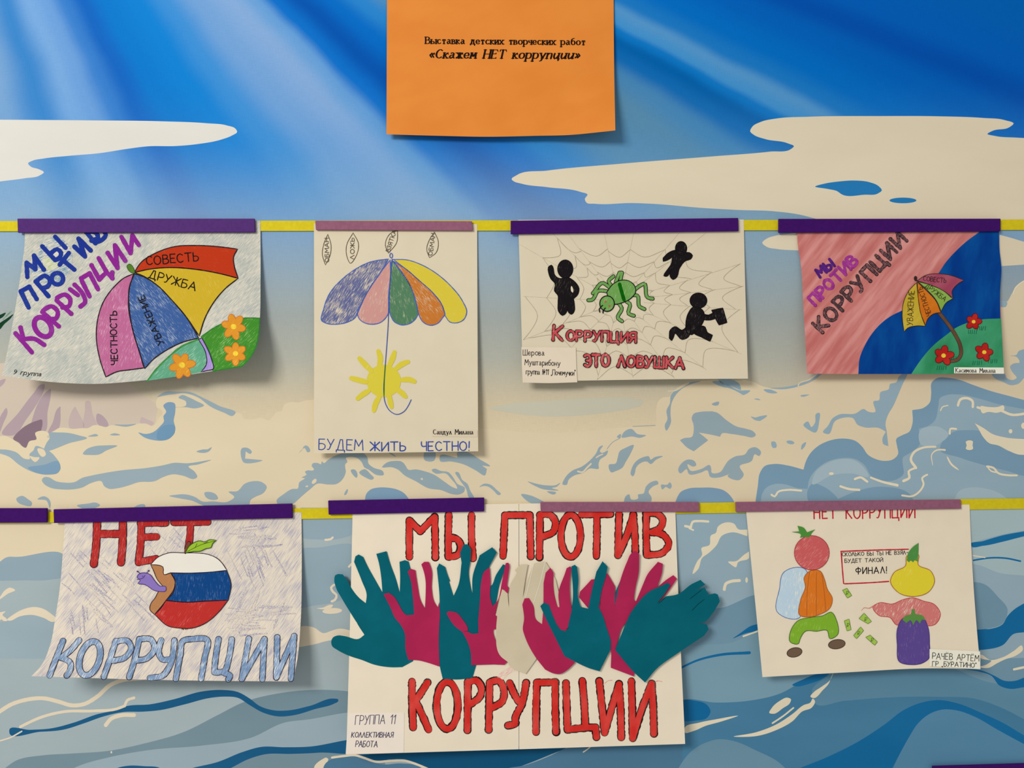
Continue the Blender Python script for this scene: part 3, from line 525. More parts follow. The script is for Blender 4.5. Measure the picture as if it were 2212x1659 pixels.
for m in [W.m[0]]:                                                   # gradient is measured from the wall's own middle
    for nd in m.node_tree.nodes:
        if nd.type == 'SEPXYZ':
            mp = m.node_tree.nodes.new('ShaderNodeMapping'); mp.inputs['Location'].default_value = (0, 0, -ZC)
            src = nd.inputs[0].links[0].from_socket; m.node_tree.links.new(src, mp.inputs[0]); m.node_tree.links.new(mp.outputs[0], nd.inputs[0])
# ------------------------------------------------------------------ yellow rails and coloured holding strips
def bar(name, corners, y0, y1, m, label, cat, group=None, bev=0.0007):
    """A thin bar whose front face shows the four photo corners (top left, top right, bottom right, bottom left)."""
    q = [((px-1106)*S*(D-y1)/D, ZC+(829.5-py)*S*(D-y1)/D) for px, py in corners]
    cx = sum(p[0] for p in q)/4; cz = sum(p[1] for p in q)/4
    me = bpy.data.meshes.new(name)
    v = [(x-cx, -y1, z-cz) for x, z in q]+[(x-cx, -y0, z-cz) for x, z in q]
    me.from_pydata(v, [], [[3, 2, 1, 0], [4, 5, 6, 7], [0, 1, 5, 4], [1, 2, 6, 5], [2, 3, 7, 6], [3, 0, 4, 7]]); me.materials.append(m); me.update()
    o = bpy.data.objects.new(name, me); C.objects.link(o); o.location = (cx, 0, cz)
    bv = o.modifiers.new('bevel', 'BEVEL'); bv.width = bev; bv.segments = 2
    return tag(o, label, cat, group)
at(900, 487); YEL = ink((214, 193, 32), 0.5, 0.02); at(300, 487); VIO = ink((84, 44, 112), 0.45, 0.03); at(1200, 800); VIO2 = ink((60, 18, 90), 0.42, 0.03); at(1250, 900); MAU = ink((138, 86, 104), 0.5, 0.03)
g = 'yellow rails on the wall'
bar('wall_rail', [(-1350, 479.5), (3600, 472), (3600, 495), (-1350, 501.5)], 0.0006, 0.0018, YEL, 'upper yellow rail running along the wall behind the top row of drawings', 'rail', None, 0.0003)
bar('wall_rail', [(-1350, 1126.5), (3600, 1057), (3600, 1080), (-1350, 1149.5)], 0.0006, 0.0018, YEL, 'lower yellow rail running along the wall behind the bottom row of drawings', 'rail', None, 0.0003)
Y0, Y1 = 0.0032, 0.0062
for cs, m, lb in (
    ([(37, 472), (550, 472), (551, 501.5), (38, 502.5)], VIO, 'violet holding strip above the large rainbow umbrella drawing with orange flowers'),
    ([(1103, 476.5), (1595, 470.5), (1596, 499), (1103, 505.5)], VIO2, 'violet holding strip with a reddish smudge above the green spider drawing'),
    ([(1682, 472.5), (2162, 472), (2162, 499.5), (1682, 502.5)], VIO2, 'violet holding strip above the pink and blue painted umbrella picture'),
    ([(-200, 1098), (101, 1098), (101, 1129), (-200, 1130)], VIO2, 'violet holding strip cut off by the left edge of the view'),
    ([(115, 1100.5), (631, 1088), (632, 1119.5), (116, 1130)], VIO2, 'violet holding strip above the bitten apple drawing'),
    ([(708.5, 1081.5), (1046, 1075), (1046, 1105), (709.5, 1112)], VIO2, 'violet holding strip over the top left of the paper hands poster'),
    ([(2015, 1656), (2420, 1644), (2421, 1675), (2016, 1687)], VIO2, 'violet holding strip at the bottom right corner of the view')):
    bar('holding_strip', cs, Y0, Y1, m, lb, 'strip', 'holding strips on the yellow rails')
for cs, lb in (
    ([(680.5, 476.5), (1019.5, 477.5), (1021.5, 498), (682, 496.5)], 'mauve holding strip above the tall umbrella and sun drawing'),
    ([(1167, 1084.5), (1510, 1084.5), (1511, 1106), (1168, 1105.5)], 'mauve holding strip over the top right of the paper hands poster'),
    ([(1589, 1084.5), (2076, 1079), (2077, 1099), (1589.5, 1106)], 'mauve holding strip above the drawing of vegetables and banknotes')):
    bar('holding_strip', cs, Y0, Y1-0.0004, MAU, lb, 'strip', 'holding strips on the yellow rails')
# ------------------------------------------------------------------ papers hanging on the rails
TOPH = 0.0022
def cl(v): return 0.0 if v < 0 else 1.0 if v > 1 else v
def hang(y0, y1, k, left=0.0, right=0.0, xl=0, xr=1, corner=None, p=1.6):
    """Sheet surface: lies on the rail at y0 and bellies out by k (plus left/right extra) at y1."""
    def h(x, y):
        t = cl((y-y0)/(y1-y0)); u = cl((x-xl)/(xr-xl)); r = TOPH+t**p*(k+left*(1-u)**2+right*u**2)
        if corner:
            cx, cy, rad, amt = corner; d = cl(1-math.hypot(x-cx, (y-cy)*1.1)/rad); r += amt*d*d*(1.6-0.6*d)
        return r
    return h

U = 0.00022                                                         # first ink level over a sheet
def sheet(parent, h, poly, m, grid=7, name='paper_sheet'):
    return Mesh(h).slab(blob(poly), m, 0.0, 0.00018, grid).build(name, parent)

# --- orange heading sheet
h = hang(-40, 300, 0.008, 0, 0.004, 836, 1329, (1340, 300, 170, 0.016))
at(1082, 150)
r = thing('heading_sheet', 'orange paper sheet with two printed heading lines, high on the wall', 'sign', 1082, 120)
sheet(r, h, "o: 105,-90! 2072,-90! 2078,600 2088,1133! 1950,1148 1700,1172 1400,1180 950,1188 600,1181 100,1167! 102,600", paint((227, 137, 56), (222, 131, 51), 20, 24, 14, rough=0.6))
M = Mesh(h); serif(M, lay("Выставка детских творческих работ", 'o', (440, 378), (1825, 390), 57, 0.24, 0), 3.2, 1.3, ink((28, 16, 14), 0.6, 0), U)
M.build('printed_heading', r)
M = Mesh(h); serif(M, lay("«Скажем НЕТ коррупции»", 'o', (470, 504), (1775, 510), 74, 0.24, 0, True, 0.22), 4.0, 1.45, ink((28, 16, 14), 0.6, 0), U)
M.build('printed_title', r, 'bold slanted black title line')

# --- 1: umbrella with four named panels and flower meadow
h = hang(500, 826, 0.020, 0.022, 0.012, 8, 560, (575, 840, 190, 0.034))
at(300, 650)
r = thing('umbrella_drawing', 'crayon drawing of a leaning umbrella with red, yellow, blue and pink panels, corner curling', 'drawing', 300, 640)
P1 = (224, 214, 190)
sheet(r, h, "1: 190,135! 2007,130! 2008,600 2003,880 1993,1000 1965,1120 1925,1190 1868,1253! 1640,1290 1300,1340 1000,1372 780,1388 500,1382 200,1352 15,1325! 60,1120 110,850 165,500 190,300", pencil((176, 180, 168), 48, 0.52, P1, 1000, 110, 0.2))
M = Mesh(h)
M.add(blob("1: 330,300 420,250 520,310 560,420 520,560 420,640 300,620 240,500 290,400"), pencil((110, 150, 165), 30, 0.42, P1), U)
M.build('colour_smudge', r, 'pale teal crayon smudge'); M = Mesh(h)
M.add(blob("1: 330,430 430,420 450,480 360,510"), pencil((160, 190, 110), 30, 0.4, P1), U+0.00005)
M.build('colour_smudge', r, 'pale green crayon smudge')
BLU = pencil((30, 52, 138), 60, 0.82, (84, 108, 168), 1500, 900); PUR = pencil((140, 36, 138), 60, 0.82, (184, 104, 176), 1500, 900)
M = Mesh(h); up = U+0.0001
for i, s in enumerate(("210,565 205,455! 272,505! 262,400! 338,508", "325,328 425,435|395,380 440,350 470,378 455,420 425,435|425,255 505,340", "220,800 160,675! 225,640! 282,735", "275,600 372,712|290,590 345,555 385,590 365,640 325,650", "478,430 572,508|460,470 530,380",
        "572,330 655,408! 605,270! 698,360", "660,215 735,305|700,215 740,225 755,260 705,285|735,300 790,275 815,240 800,210")):
    M.add(pen('1: '+s.replace('|', '|1: '), 9.8, 0.08), BLU, up+0.000012*(i % 3))
M.add(ribbon(ell('1', 442, 578, 44, 44, 30)[0]+ell('1', 442, 578, 44, 44, 30)[0][:2], 9.8), BLU, up+0.000012)
M.build('lettering', r, 'dark blue crayon capitals')
M = Mesh(h)
for i, s in enumerate(("120,1000 245,1145|158,955 180,1045|180,1045 260,1040 340,1088", "325,835 452,945|330,825 395,790 445,835 430,885 385,890", "435,745 548,848|440,725 500,700 540,735 530,790 480,800", "540,660 600,705|575,625 640,700 655,760 620,792", "630,595 690,715|625,575 690,537! 755,660",
        "705,475 765,585! 825,535 865,575|760,420 825,535|865,530 862,570", "830,380 905,495! 885,320! 965,440", "935,255 1005,380! 1020,245! 1070,320")):
    M.add(pen('1: '+s.replace('|', '|1: '), 9.8, 0.08), PUR, up+0.000012*(i % 3))
q = ell('1', 330, 950, 58, 82, -35)[0]; M.add(ribbon(q+q[:2], 11), PUR, up+0.000012)
M.build('lettering', r, 'purple crayon capitals')
um = empty('umbrella', r); K = ink((40, 32, 36), 0.6)
for pl, m, lb, tx in (("1: 1035,530! 1080,460 1200,380 1350,330 1500,322 1700,333 1830,350! 1800,410 1805,480 1835,575! 1700,540 1500,505 1300,492 1150,505", pencil((192, 56, 24), 163, 0.85, (214, 92, 60)), 'red panel', ("СОВЕСТЬ", (1130, 474), (1530, 438), 66)),
        ("1: 1035,530! 1150,505 1300,492 1500,505 1700,540 1835,575! 1740,650 1640,770 1580,880 1535,1020! 1440,880 1330,750 1200,620 1110,560", pencil((208, 173, 42), 120, 0.8, (224, 194, 84)), 'yellow panel', ("ДРУЖБА", (1145, 570), (1500, 672), 62)),
        ("1: 1035,540! 1110,565 1200,620 1330,750 1440,880 1530,1035! 1400,1070 1280,1130 1180,1200 1115,1270! 1070,1130 1020,960 995,790 995,650", pencil((62, 95, 150), 130, 0.7, (172, 184, 196)), 'blue panel', ("УВАЖЕНИЕ", (1262, 1075), (1105, 700), 48)),
        ("1: 1030,540! 1000,640 990,790 1020,960 1070,1130 1110,1265! 1000,1280 900,1295 815,1335! 770,1200 742,1020 755,880 800,750 880,640 960,570", pencil((190, 104, 142), 80, 0.75, (230, 170, 190)), 'pink panel', ("ЧЕСТНОСТЬ", (905, 1238), (898, 830), 50))):
    M = Mesh(h).add(blob(pl), m, U+0.0001); M.add(outline(pl, 2.4), K, U+0.00019); write(M, lay(tx[0], '1', tx[1], tx[2], tx[3]), 2.3, BLACK, U+0.00028, jit=0.15); M.build('panel', um, lb)
M = Mesh(h).add(blob("1: 985,505 978,478 1000,464 1025,490 1036,535 1008,530"), ink((88, 128, 40)), U+0.0002); M.add(outline("1: 985,505 978,478 1000,464 1025,490 1036,535 1008,530", 1.2), ink((50, 80, 30)), U+0.0003).build('tip', um, 'green tip')
s = "1: 1530,1045! 1555,1035! 1590,1100 1630,1200 1642,1275 1600,1285 1550,1296! 1590,1240 1585,1150"
M = Mesh(h).add(blob(s), pencil((166, 140, 205), 80, 0.85), U+0.0003); M.add(outline(s, 1.8), K, U+0.0004).build('handle', um, 'lilac handle')
s = "1: 1135,1365! 1200,1280 1300,1180 1400,1100 1530,1045! 1575,1120 1590,1220 1555,1297! 1350,1333"
M = Mesh(h).add(blob(s), pencil((98, 165, 126), 45, 0.75, (176, 218, 184)), U+0.0001); M.add(pen("1: 1135,1365 1200,1280 1300,1180 1400,1100 1530,1045", 3.5, 0.2), ink((62, 140, 60)), U+0.0002)
s = "1: 1550,1025! 1620,975 1720,920 1860,884 2000,881! 1993,1000 1965,1120 1925,1190 1868,1253! 1640,1290! 1635,1200 1600,1110"
M.add(blob(s), pencil((66, 138, 42), 50, 0.75, (168, 208, 124)), U+0.00013); M.add(outline(s, 2.2, 0.3), ink((48, 125, 48)), U+0.00022).build('meadow', r, 'green crayon meadow')
def flower(parent, h, f, cx, cy, R, n, m, mc, rim, up, a0=0.0, pr=5, lb=None):
    M = Mesh(h); hw = R*0.58*math.sin(math.pi/n)*0.97; fill, edge = [], []
    for k in range(n):
        a = a0+2*math.pi*k/n+random.uniform(-.12, .12); rr = R*random.uniform(.9, 1.08)
        c = (cx+rr*0.56*math.cos(a), cy+rr*0.56*math.sin(a))
        fill += ell(f, *c, rr*0.46, hw, math.degrees(a), 18); edge += ell(f, *c, rr*0.46+pr, hw+pr, math.degrees(a), 18)
    M.add(edge, rim, up, 0); M.add(fill, m, up+0.00008, 0); M.add(ell(f, cx, cy, R*0.24, R*0.22), mc, up+0.00018)
    return M.build('flower', parent, lb)
ORA = pencil((222, 146, 42), 45, 0.8, (244, 184, 78)); YC = ink((240, 205, 60))
for cx, cy, R, a in ((1800, 948, 92, .2), (1815, 1155, 86, .5), (1403, 1244, 96, .9)): flower(r, h, '1', cx, cy, R, 6, ORA, YC, ink((215, 110, 40)), U+0.0003, a)
M = Mesh(h); write(M, lay("9 группа", '1', (100, 1312), (315, 1330), 34, slant=.3), 1.2, BLACK, U+0.0001).build('group_note', r, 'small black handwriting')

# --- 2: umbrella with falling words and a sun
h = hang(498, 980, 0.012, 0.001, 0.003, 680, 1032)
at(855, 740); CREAM = paper_mat((219, 204, 171))
r = thing('umbrella_drawing', 'tall white sheet with a pastel five-panel umbrella over a yellow sun', 'drawing', 855, 735)
sheet(r, h, "2: 115,98! 1178,103! 1181,800 1185,1583! 600,1592 115,1597! 116,800", CREAM)
PEN = ink((92, 82, 66)); 
for s, a, b, t in (("2: 205,170! 225,230 222,300 190,370! 170,300 180,230", (214, 350), (210, 195), "ОБМАН"), ("2: 370,160! 405,230 390,310 350,358 335,330 328,240", (378, 332), (378, 192), "ЛОЖЬ"), ("2: 660,143! 655,220 600,293! 580,240 612,165", (608, 285), (652, 148), "ВЗЯТКА"), ("2: 900,155! 925,215 910,290 868,322! 850,270 870,200", (886, 306), (905, 166), "ОБМАН")):
    M = Mesh(h).add(outline(s, 1.5), PEN, U); write(M, lay(t, '2', a, b, 26), 1.4, PEN, U+0.0001).build('word_drop', r, 'pencil drop with a word in it')
um = empty('umbrella', r); BO = ink((70, 98, 172), 0.6); PW = (218, 202, 170)
for pl, m, lb in (("2: 600,330! 480,350 380,400 290,470 220,550 180,650 168,735 200,750 260,755 320,745 380,715 397,690! 430,612 484,512 545,425", pencil((94, 100, 140), 58, 0.62, PW), 'blue panel'),
        ("2: 612,335! 540,430 480,520 430,610 398,690 410,720 450,748 500,755 545,745 585,710 602,680! 602,560 614,440", pencil((202, 146, 134), 75, 0.72, PW), 'pink panel'),
        ("2: 622,335! 614,450 606,600 612,690 640,740 690,760 740,750 780,715 795,685! 780,620 740,500 680,410", pencil((82, 124, 88), 106, 0.75, (186, 190, 150)), 'green panel'),
        ("2: 632,345! 690,420 740,500 780,610 797,690! 820,735 870,762 920,750 955,710 970,690! 950,630 890,550 800,470 720,400", pencil((196, 116, 44), 128, 0.72, PW), 'orange panel'),
        ("2: 632,333! 720,336 820,370 920,430 1010,510 1080,600 1110,680 1090,725 1050,745 1000,740 970,700! 950,632 890,552 803,472 722,402", pencil((214, 192, 60), 140, 0.92, (226, 206, 110)), 'yellow panel')):
    M = Mesh(h).add(blob(pl), m, U+0.0001).add(outline(pl, 1.9, 0.2), BO, U+0.0002); M.build('panel', um, lb)
M = Mesh(h).add(pen("2: 625,330 612,450 603,600 598,760 585,950 575,1080 570,1200 580,1270 610,1320 655,1343 700,1325 730,1285 748,1247", 1.7), ink((58, 84, 160)), U+0.0004)
M.add(pen("2: 580,1020 573,1120 571,1220", 2.0), ink((40, 105, 60)), U+0.00045); q = ell('2', 618, 308, 9, 15)[0]; M.add(ribbon(q+q[:2], 1.8), BO, U+0.00042).build('handle', um, 'thin blue hooked handle')
SUN = pencil((214, 196, 60), 60, 0.88, (226, 208, 110)); M = Mesh(h).add(ell('2', 570, 1125, 112, 106), SUN, U+0.0001)
for i, s in enumerate(("540,1025 548,980 535,930", "608,1022 630,970 640,938", "650,1045 690,1015 728,1000", "690,1118 730,1115 770,1128", "655,1180 690,1205 712,1228", "605,1220 612,1260 620,1295", "540,1230 518,1270 505,1318", "470,1190 430,1215 400,1240", "455,1132 410,1120 358,1107", "490,1060 450,1020 412,978")):
    M.add(pen('2: '+s, 12, 0.05, 4, lambda t: 0.55+0.45*math.sin(math.pi*(0.15+0.7*t))), SUN, U+0.00013+0.00001*i)
M.build('sun', r, 'yellow sun with ten rays')
M = Mesh(h); IB = ink((52, 74, 150), 0.6)
write(M, lay("БУДЕМ", '2', (148, 1570), (435, 1576), 68), 1.9, IB, U+0.0001); write(M, lay("ЖИТЬ", '2', (480, 1580), (710, 1578), 56), 2.5, IB, U+0.0001); write(M, lay("ЧЕСТНО!", '2', (815, 1580), (1130, 1578), 58), 2.3, IB, U+0.0001); M.build('lettering', r, 'blue pencil line of capitals along the bottom')
sl = Mesh(lambda x, y: h(x, y)+0.0004).slab(blob("2: 883,1437! 1180,1445! 1180,1490! 883,1488!"), paper_mat((216, 200, 168)), 0, 0.00018).build('name_slip', r, 'glued slip with a printed name')
M = Mesh(h); serif(M, lay("Сандул Милана", '2', (893, 1472), (1152, 1472), 31, 0.24, 0), 1.5, 0.6, BLACK, U+0.0005).build('printed_name', sl)

# --- 3: spider in its web
h = hang(503, 822, 0.013, 0.002, 0.005, 1120, 1612)
at(1365, 660); CREAM = paper_mat((211, 196, 165)); SLIP = paper_mat((218, 201, 174))
r = thing('spider_drawing', 'white sheet with a green spider in its web and three black figures', 'drawing', 1365, 660)
sheet(r, h, "3: 150,95! 2008,92! 2022,700 2043,1403! 1400,1408 640,1420 190,1428! 172,800", CREAM)
M = Mesh(h); GR = ink((160, 148, 122), 0.7); GR2 = ink((190, 177, 148), 0.7); cx, cy = 985, 760
rad = [(150, 290), (330, 100), (560, 210), (860, 210), (1100, 205), (1475, 205), (1700, 200), (1985, 455), (2010, 640), (1990, 835), (1990, 1200), (1700, 1330), (1440, 1400), (1095, 1395), (800, 1412), (560, 1170), (190, 1085), (195, 725)]
for i, (x, y) in enumerate(rad): M.add(pen(f"3: {cx+(x-cx)*.2:.0f},{cy+(y-cy)*.2:.0f} {(x+cx)/2:.0f},{(y+cy)/2+4:.0f} {x},{y}", 0.7, 0.2), GR2, U)
for t in (0.28, 0.42, 0.58, 0.77, 0.98):
    for i in range(len(rad)):
        a, b = rad[i], rad[(i+1) % len(rad)]; ta, tb = t*random.uniform(.96, 1.02), t*random.uniform(.96, 1.02)
        if t > .9 and (a[1] < 215 or b[1] < 215 or (a[0] < 200 and b[1] < 300)): continue
        x0_, y0_, x1_, y1_ = cx+(a[0]-cx)*ta, cy+(a[1]-cy)*ta, cx+(b[0]-cx)*tb, cy+(b[1]-cy)*tb
        mx_, my_ = (x0_+x1_)/2, (y0_+y1_)/2; k = 0.86
        M.add(pen(f"3: {x0_:.0f},{y0_:.0f} {cx+(mx_-cx)*k:.0f},{cy+(my_-cy)*k:.0f} {x1_:.0f},{y1_:.0f}", 0.85, 0.2), GR, U+0.00004+0.00001*(i % 3))
M.build('spider_web', r, 'thin pencil web')
BP = pencil((24, 20, 22), 75, 0.86, (104, 94, 82), 1300, 130); BR = ink((20, 16, 18), 0.5)
def figure(shapes, lb, hole=None, lines=()):
    M = Mesh(h)
    for i, s in enumerate(shapes):
        M.add(blob(s) if isinstance(s, str) else s, BP, U+0.0001+0.00001*i); M.add(outline(s, 2.2) if isinstance(s, str) else ribbon(s[0]+s[0][:2], 2.2), BR, U+0.0002+0.00001*i)
    for s, wd in lines: M.add(pen(s, wd), BP, U+0.00026)
    if hole: M.add(blob(hole), CREAM, U+0.0003)
    M.build('figure', r, lb)
figure((ell('3', 538, 500, 62, 74), "3: 400,485 425,468 440,500 445,540 470,570 495,580! 570,572! 620,610 650,660 640,710 605,745! 612,790 610,850 590,872 568,860 556,800! 545,860 515,882 490,860 480,760 480,720 450,680 455,620 420,580 402,530"), 'black figure with a raised arm', "3: 588,638 605,670 600,695 585,680")
figure((ell('3', 1492, 330, 46, 56), "3: 1450,345 1385,370 1345,410! 1345,437! 1380,425 1420,402! 1415,450 1370,520 1350,555 1372,560 1410,505! 1402,560 1425,585 1447,575 1480,490 1530,430 1570,418 1585,388 1560,365 1530,365"), 'small black floating figure')
figure((ell('3', 1635, 760, 69, 62), "3: 1590,815 1550,870 1532,950 1545,1030 1580,1040 1615,1015 1660,960 1685,890 1670,840", "3: 1560,955 1500,1005 1440,975 1405,1000 1395,1070! 1415,1090! 1430,1060 1440,1030 1500,1080 1550,1060", "3: 1615,985 1690,978 1705,1020 1750,1045! 1730,1095! 1660,1060 1600,1025", "3: 1665,875 1720,880 1762,858! 1768,910! 1720,920 1660,905", "3: 1745,840! 1835,822! 1870,940! 1805,960! 1775,905"), 'black running figure with a case')
GRN = pencil((104, 152, 74), 70, 0.8, (162, 184, 128)); GD = ink((8, 88, 6)); sp_ = empty('spider', r, (0, 0, 0)); sp_['label'] = 'green spider with black outlines'
for i, s in enumerate(("905,690 810,680 755,755 728,757", "900,650 850,615 765,700", "925,645 895,600 935,560", "955,605 985,530! 1005,530! 990,605", "1110,670 1190,622 1218,735 1258,745", "1085,715 1130,718 1150,810 1190,830", "1045,770 1068,785 1060,868 1103,885", "980,785 1003,820 972,905 1005,930")):
    M = Mesh(h).add(pen('3: '+s, 8.6), BR, U+0.0001+0.00001*i).add(pen('3: '+s, 5.6), GRN, U+0.0002+0.00001*i); M.build('leg', sp_)
s = "3: 880,690! 925,630 1000,592 1060,597 1110,640 1118,690 1080,740 1000,780 940,790 890,730"
M = Mesh(h).add(blob(s), GRN, U+0.0003).add(outline(s, 1.9), BR, U+0.0004).add(pen("3: 985,625 1003,690 1022,755", 7.5, 0.1), GD, U+0.0004).build('abdomen', sp_)
M = Mesh(h).add(ell('3', 882, 785, 60, 64), GRN, U+0.0005); q = ell('3', 882, 785, 60, 64)[0]; M.add(ribbon(q+q[:2], 2.2), BR, U+0.0006)
M.add(ell('3', 870, 770, 10, 9), ink((176, 92, 72)), U+0.0006).add(ell('3', 902, 805, 10, 9), ink((176, 92, 72)), U+0.0006).add(pen("3: 845,800 818,830 822,855|3: 868,822 850,845 848,862", 2.4), BR, U+0.0007).build('head', sp_)
RP = pencil((186, 66, 70), 60, 0.7, (212, 138, 128)); M = Mesh(h)
write(M, lay("К", '3', (440, 1085), (515, 1090), 118), 5.0, RP, U+0.0008, 1.3, BR); write(M, lay("ОРРУПЦИЯ", '3', (550, 1088), (1118, 1103), 78, 0.24), 4.2, RP, U+0.0008, 1.3, BR)
write(M, lay("ЭТО", '3', (700, 1300), (900, 1298), 95, 0.25), 5.2, RP, U+0.0008, 1.4, BR); write(M, lay("ЛОВУШКА", '3', (970, 1300), (1510, 1318), 85, 0.25), 4.8, RP, U+0.0008, 1.4, BR); M.build('lettering', r, 'pink capitals with black outlines')
hs = lambda x, y: h(x, y)+0.0012
sl = Mesh(hs).slab(blob("3: 177,1142! 625,1147! 630,1300 637,1433! 400,1440 187,1435! 180,1280"), SLIP, 0.0, 0.00018).build('name_slip', r, 'pinkish slip with handwriting, glued at the lower left')
M = Mesh(hs); write(M, lay("Шерова", '3', (190, 1210), (365, 1212), 46), 1.2, BLACK, U); write(M, lay("Муштарибону", '3', (205, 1290), (495, 1298), 46), 1.2, BLACK, U); write(M, lay("группа №11 „Почемучки“", '3', (215, 1366), (620, 1378), 44, .15), 1.2, BLACK, U).build('handwriting', sl)

# --- 4: painted pink and blue picture
h = hang(503, 808, 0.011, 0.006, 0.004, 1722, 2168)
at(1940, 655)
r = thing('umbrella_painting', 'painted picture with a small umbrella on pink and blue ground, red flowers on green', 'painting', 1940, 655)
sheet(r, h, "4: 315,150! 2005,150! 2008,350 2022,480 2012,700 2020,920 2030,1100 2045,1380! 1600,1385 1200,1382 800,1384 400,1381! 385,1100 370,850 345,450 322,300", paint((178, 98, 90), (204, 138, 128), 52, 90, 12, 0.32, 0.72))
s = "4: 1850,190! 2004,190! 2008,350 2022,480 2012,700 2016,945! 1930,940 1850,940 1730,970 1640,1010 1560,1070 1450,1160 1350,1290 1275,1384! 828,1384! 840,1250 880,1150 940,1050 1020,960 1100,900 1200,850 1350,750 1500,540 1560,450 1640,360 1740,270"
M = Mesh(h).add(blob(s), paint((0, 48, 118), (6, 84, 146), 80, 45, 14, .3, .9), U).build('blue_field', r, 'blue painted band')
s = "4: 1270,1385! 1340,1280 1450,1150 1560,1060 1640,1000 1730,960 1850,930 2020,920! 2030,1100 2045,1381!"
M = Mesh(h).add(blob(s), paint((36, 120, 72), (68, 150, 106), 60, 25, 12), U+0.0001)
for gx, gy in ((1780, 1030), (1855, 1000), (1625, 1250), (1525, 1330), (1820, 1290), (1950, 1275)):
    for k in range(5): M.add(pen(f"4: {gx-32+k*17},{gy-14} {gx-38+k*17+random.randint(-3,9)},{gy+18}", 1.3, 0.2), ink((20, 92, 60)), U+0.0002)
M.build('meadow', r, 'green painted meadow with grass ticks')
um = empty('umbrella', r); K4 = ink((48, 36, 30))
M = Mesh(h).add(pen("4: 1505,875 1580,970 1640,1060 1680,1150 1685,1220 1660,1262 1595,1278", 8.4), K4, U+0.0003).add(pen("4: 1505,875 1580,970 1640,1060 1680,1150 1685,1220 1660,1262 1600,1278", 6.6), paint((104, 72, 52), (84, 56, 40)), U+0.0004).build('handle', um, 'brown hooked handle')
for pl, m, lb, t in (("4: 1320,605! 1390,560 1500,546 1600,560 1710,600! 1650,640 1612,690 1620,760! 1540,690 1430,640", paint((146, 58, 78), (160, 80, 94)), 'magenta panel', ("СОВЕСТЬ", (1370, 604), (1560, 622), 38)),
        ("4: 1325,612! 1430,640 1540,690 1622,752! 1560,790 1530,840 1520,860! 1480,770 1400,680", paint((116, 152, 56), (136, 166, 76)), 'green panel', ("ДРУЖБА", (1385, 655), (1545, 778), 38)),
        ("4: 1320,615! 1400,690 1480,780 1517,870! 1460,880 1410,920 1388,975! 1350,880 1330,760", paint((186, 94, 14), (200, 112, 30)), 'orange panel', ("ЧЕСТНОСТЬ", (1438, 890), (1362, 655), 40)),
        ("4: 1315,620! 1330,760 1350,880 1387,983! 1300,983 1240,1000 1210,1030! 1195,900 1205,790 1250,690", paint((172, 144, 34), (190, 164, 56)), 'yellow panel', ("УВАЖЕНИЕ", (1282, 975), (1296, 690), 48))):
    M = Mesh(h).add(blob(pl), m, U+0.0005).add(outline(pl, 1.3), K4, U+0.0006); write(M, lay(t[0], '4', t[1], t[2], t[3]), 1.2, K4, U+0.0007).build('panel', um, lb)
M = Mesh(h).add(blob("4: 1292,580 1305,564 1320,575 1318,600 1325,610! 1300,605"), K4, U+0.0005).build('tip', um)
RD = paint((156, 20, 20), (178, 40, 32)); 
for cx_, cy_, R in ((1540, 1230, 80), (1880, 1202, 74), (1791, 947, 66)): flower(r, h, '4', cx_, cy_, R, 5, RD, YC, ink((90, 14, 20)), U+0.0006, -1.4, 5, 'red five-petalled flower')
M = Mesh(h)
write(M, lay("МЫ", '4', (510, 575), (632, 482), 72, .25), 6.2, ink((78, 30, 106), .6, .1), U+0.0002); M.build('lettering', r, 'dark purple capitals')
M = Mesh(h); write(M, lay("ПРОТИВ", '4', (470, 808), (825, 452), 88, .3), 5.6, ink((150, 50, 130), .6, .1), U+0.0002, .4, ink((120, 35, 105))).build('lettering', r, 'magenta capitals')
M = Mesh(h); write(M, lay("КОРРУПЦИИ", '4', (528, 1040), (1235, 275), 112, .34), 5.8, pencil((66, 48, 50), 45, .65, (142, 96, 94), 900, 300), U+0.0002, 0.9, BR).build('lettering', r, 'large dark grey capitals')
hs = lambda x, y: h(x, y)+0.0009
sl = Mesh(hs).slab(blob("4: 1628,1328! 2043,1330! 2045,1382! 1628,1378!"), paper_mat((226, 216, 194)), 0, 0.00018).build('name_slip', r, 'white slip with a printed name')
M = Mesh(hs); serif(M, lay("Касимова Милана", '4', (1642, 1370), (1973, 1373), 36, .24, 0), 1.3, 0.55, BLACK, U).build('printed_name', sl)

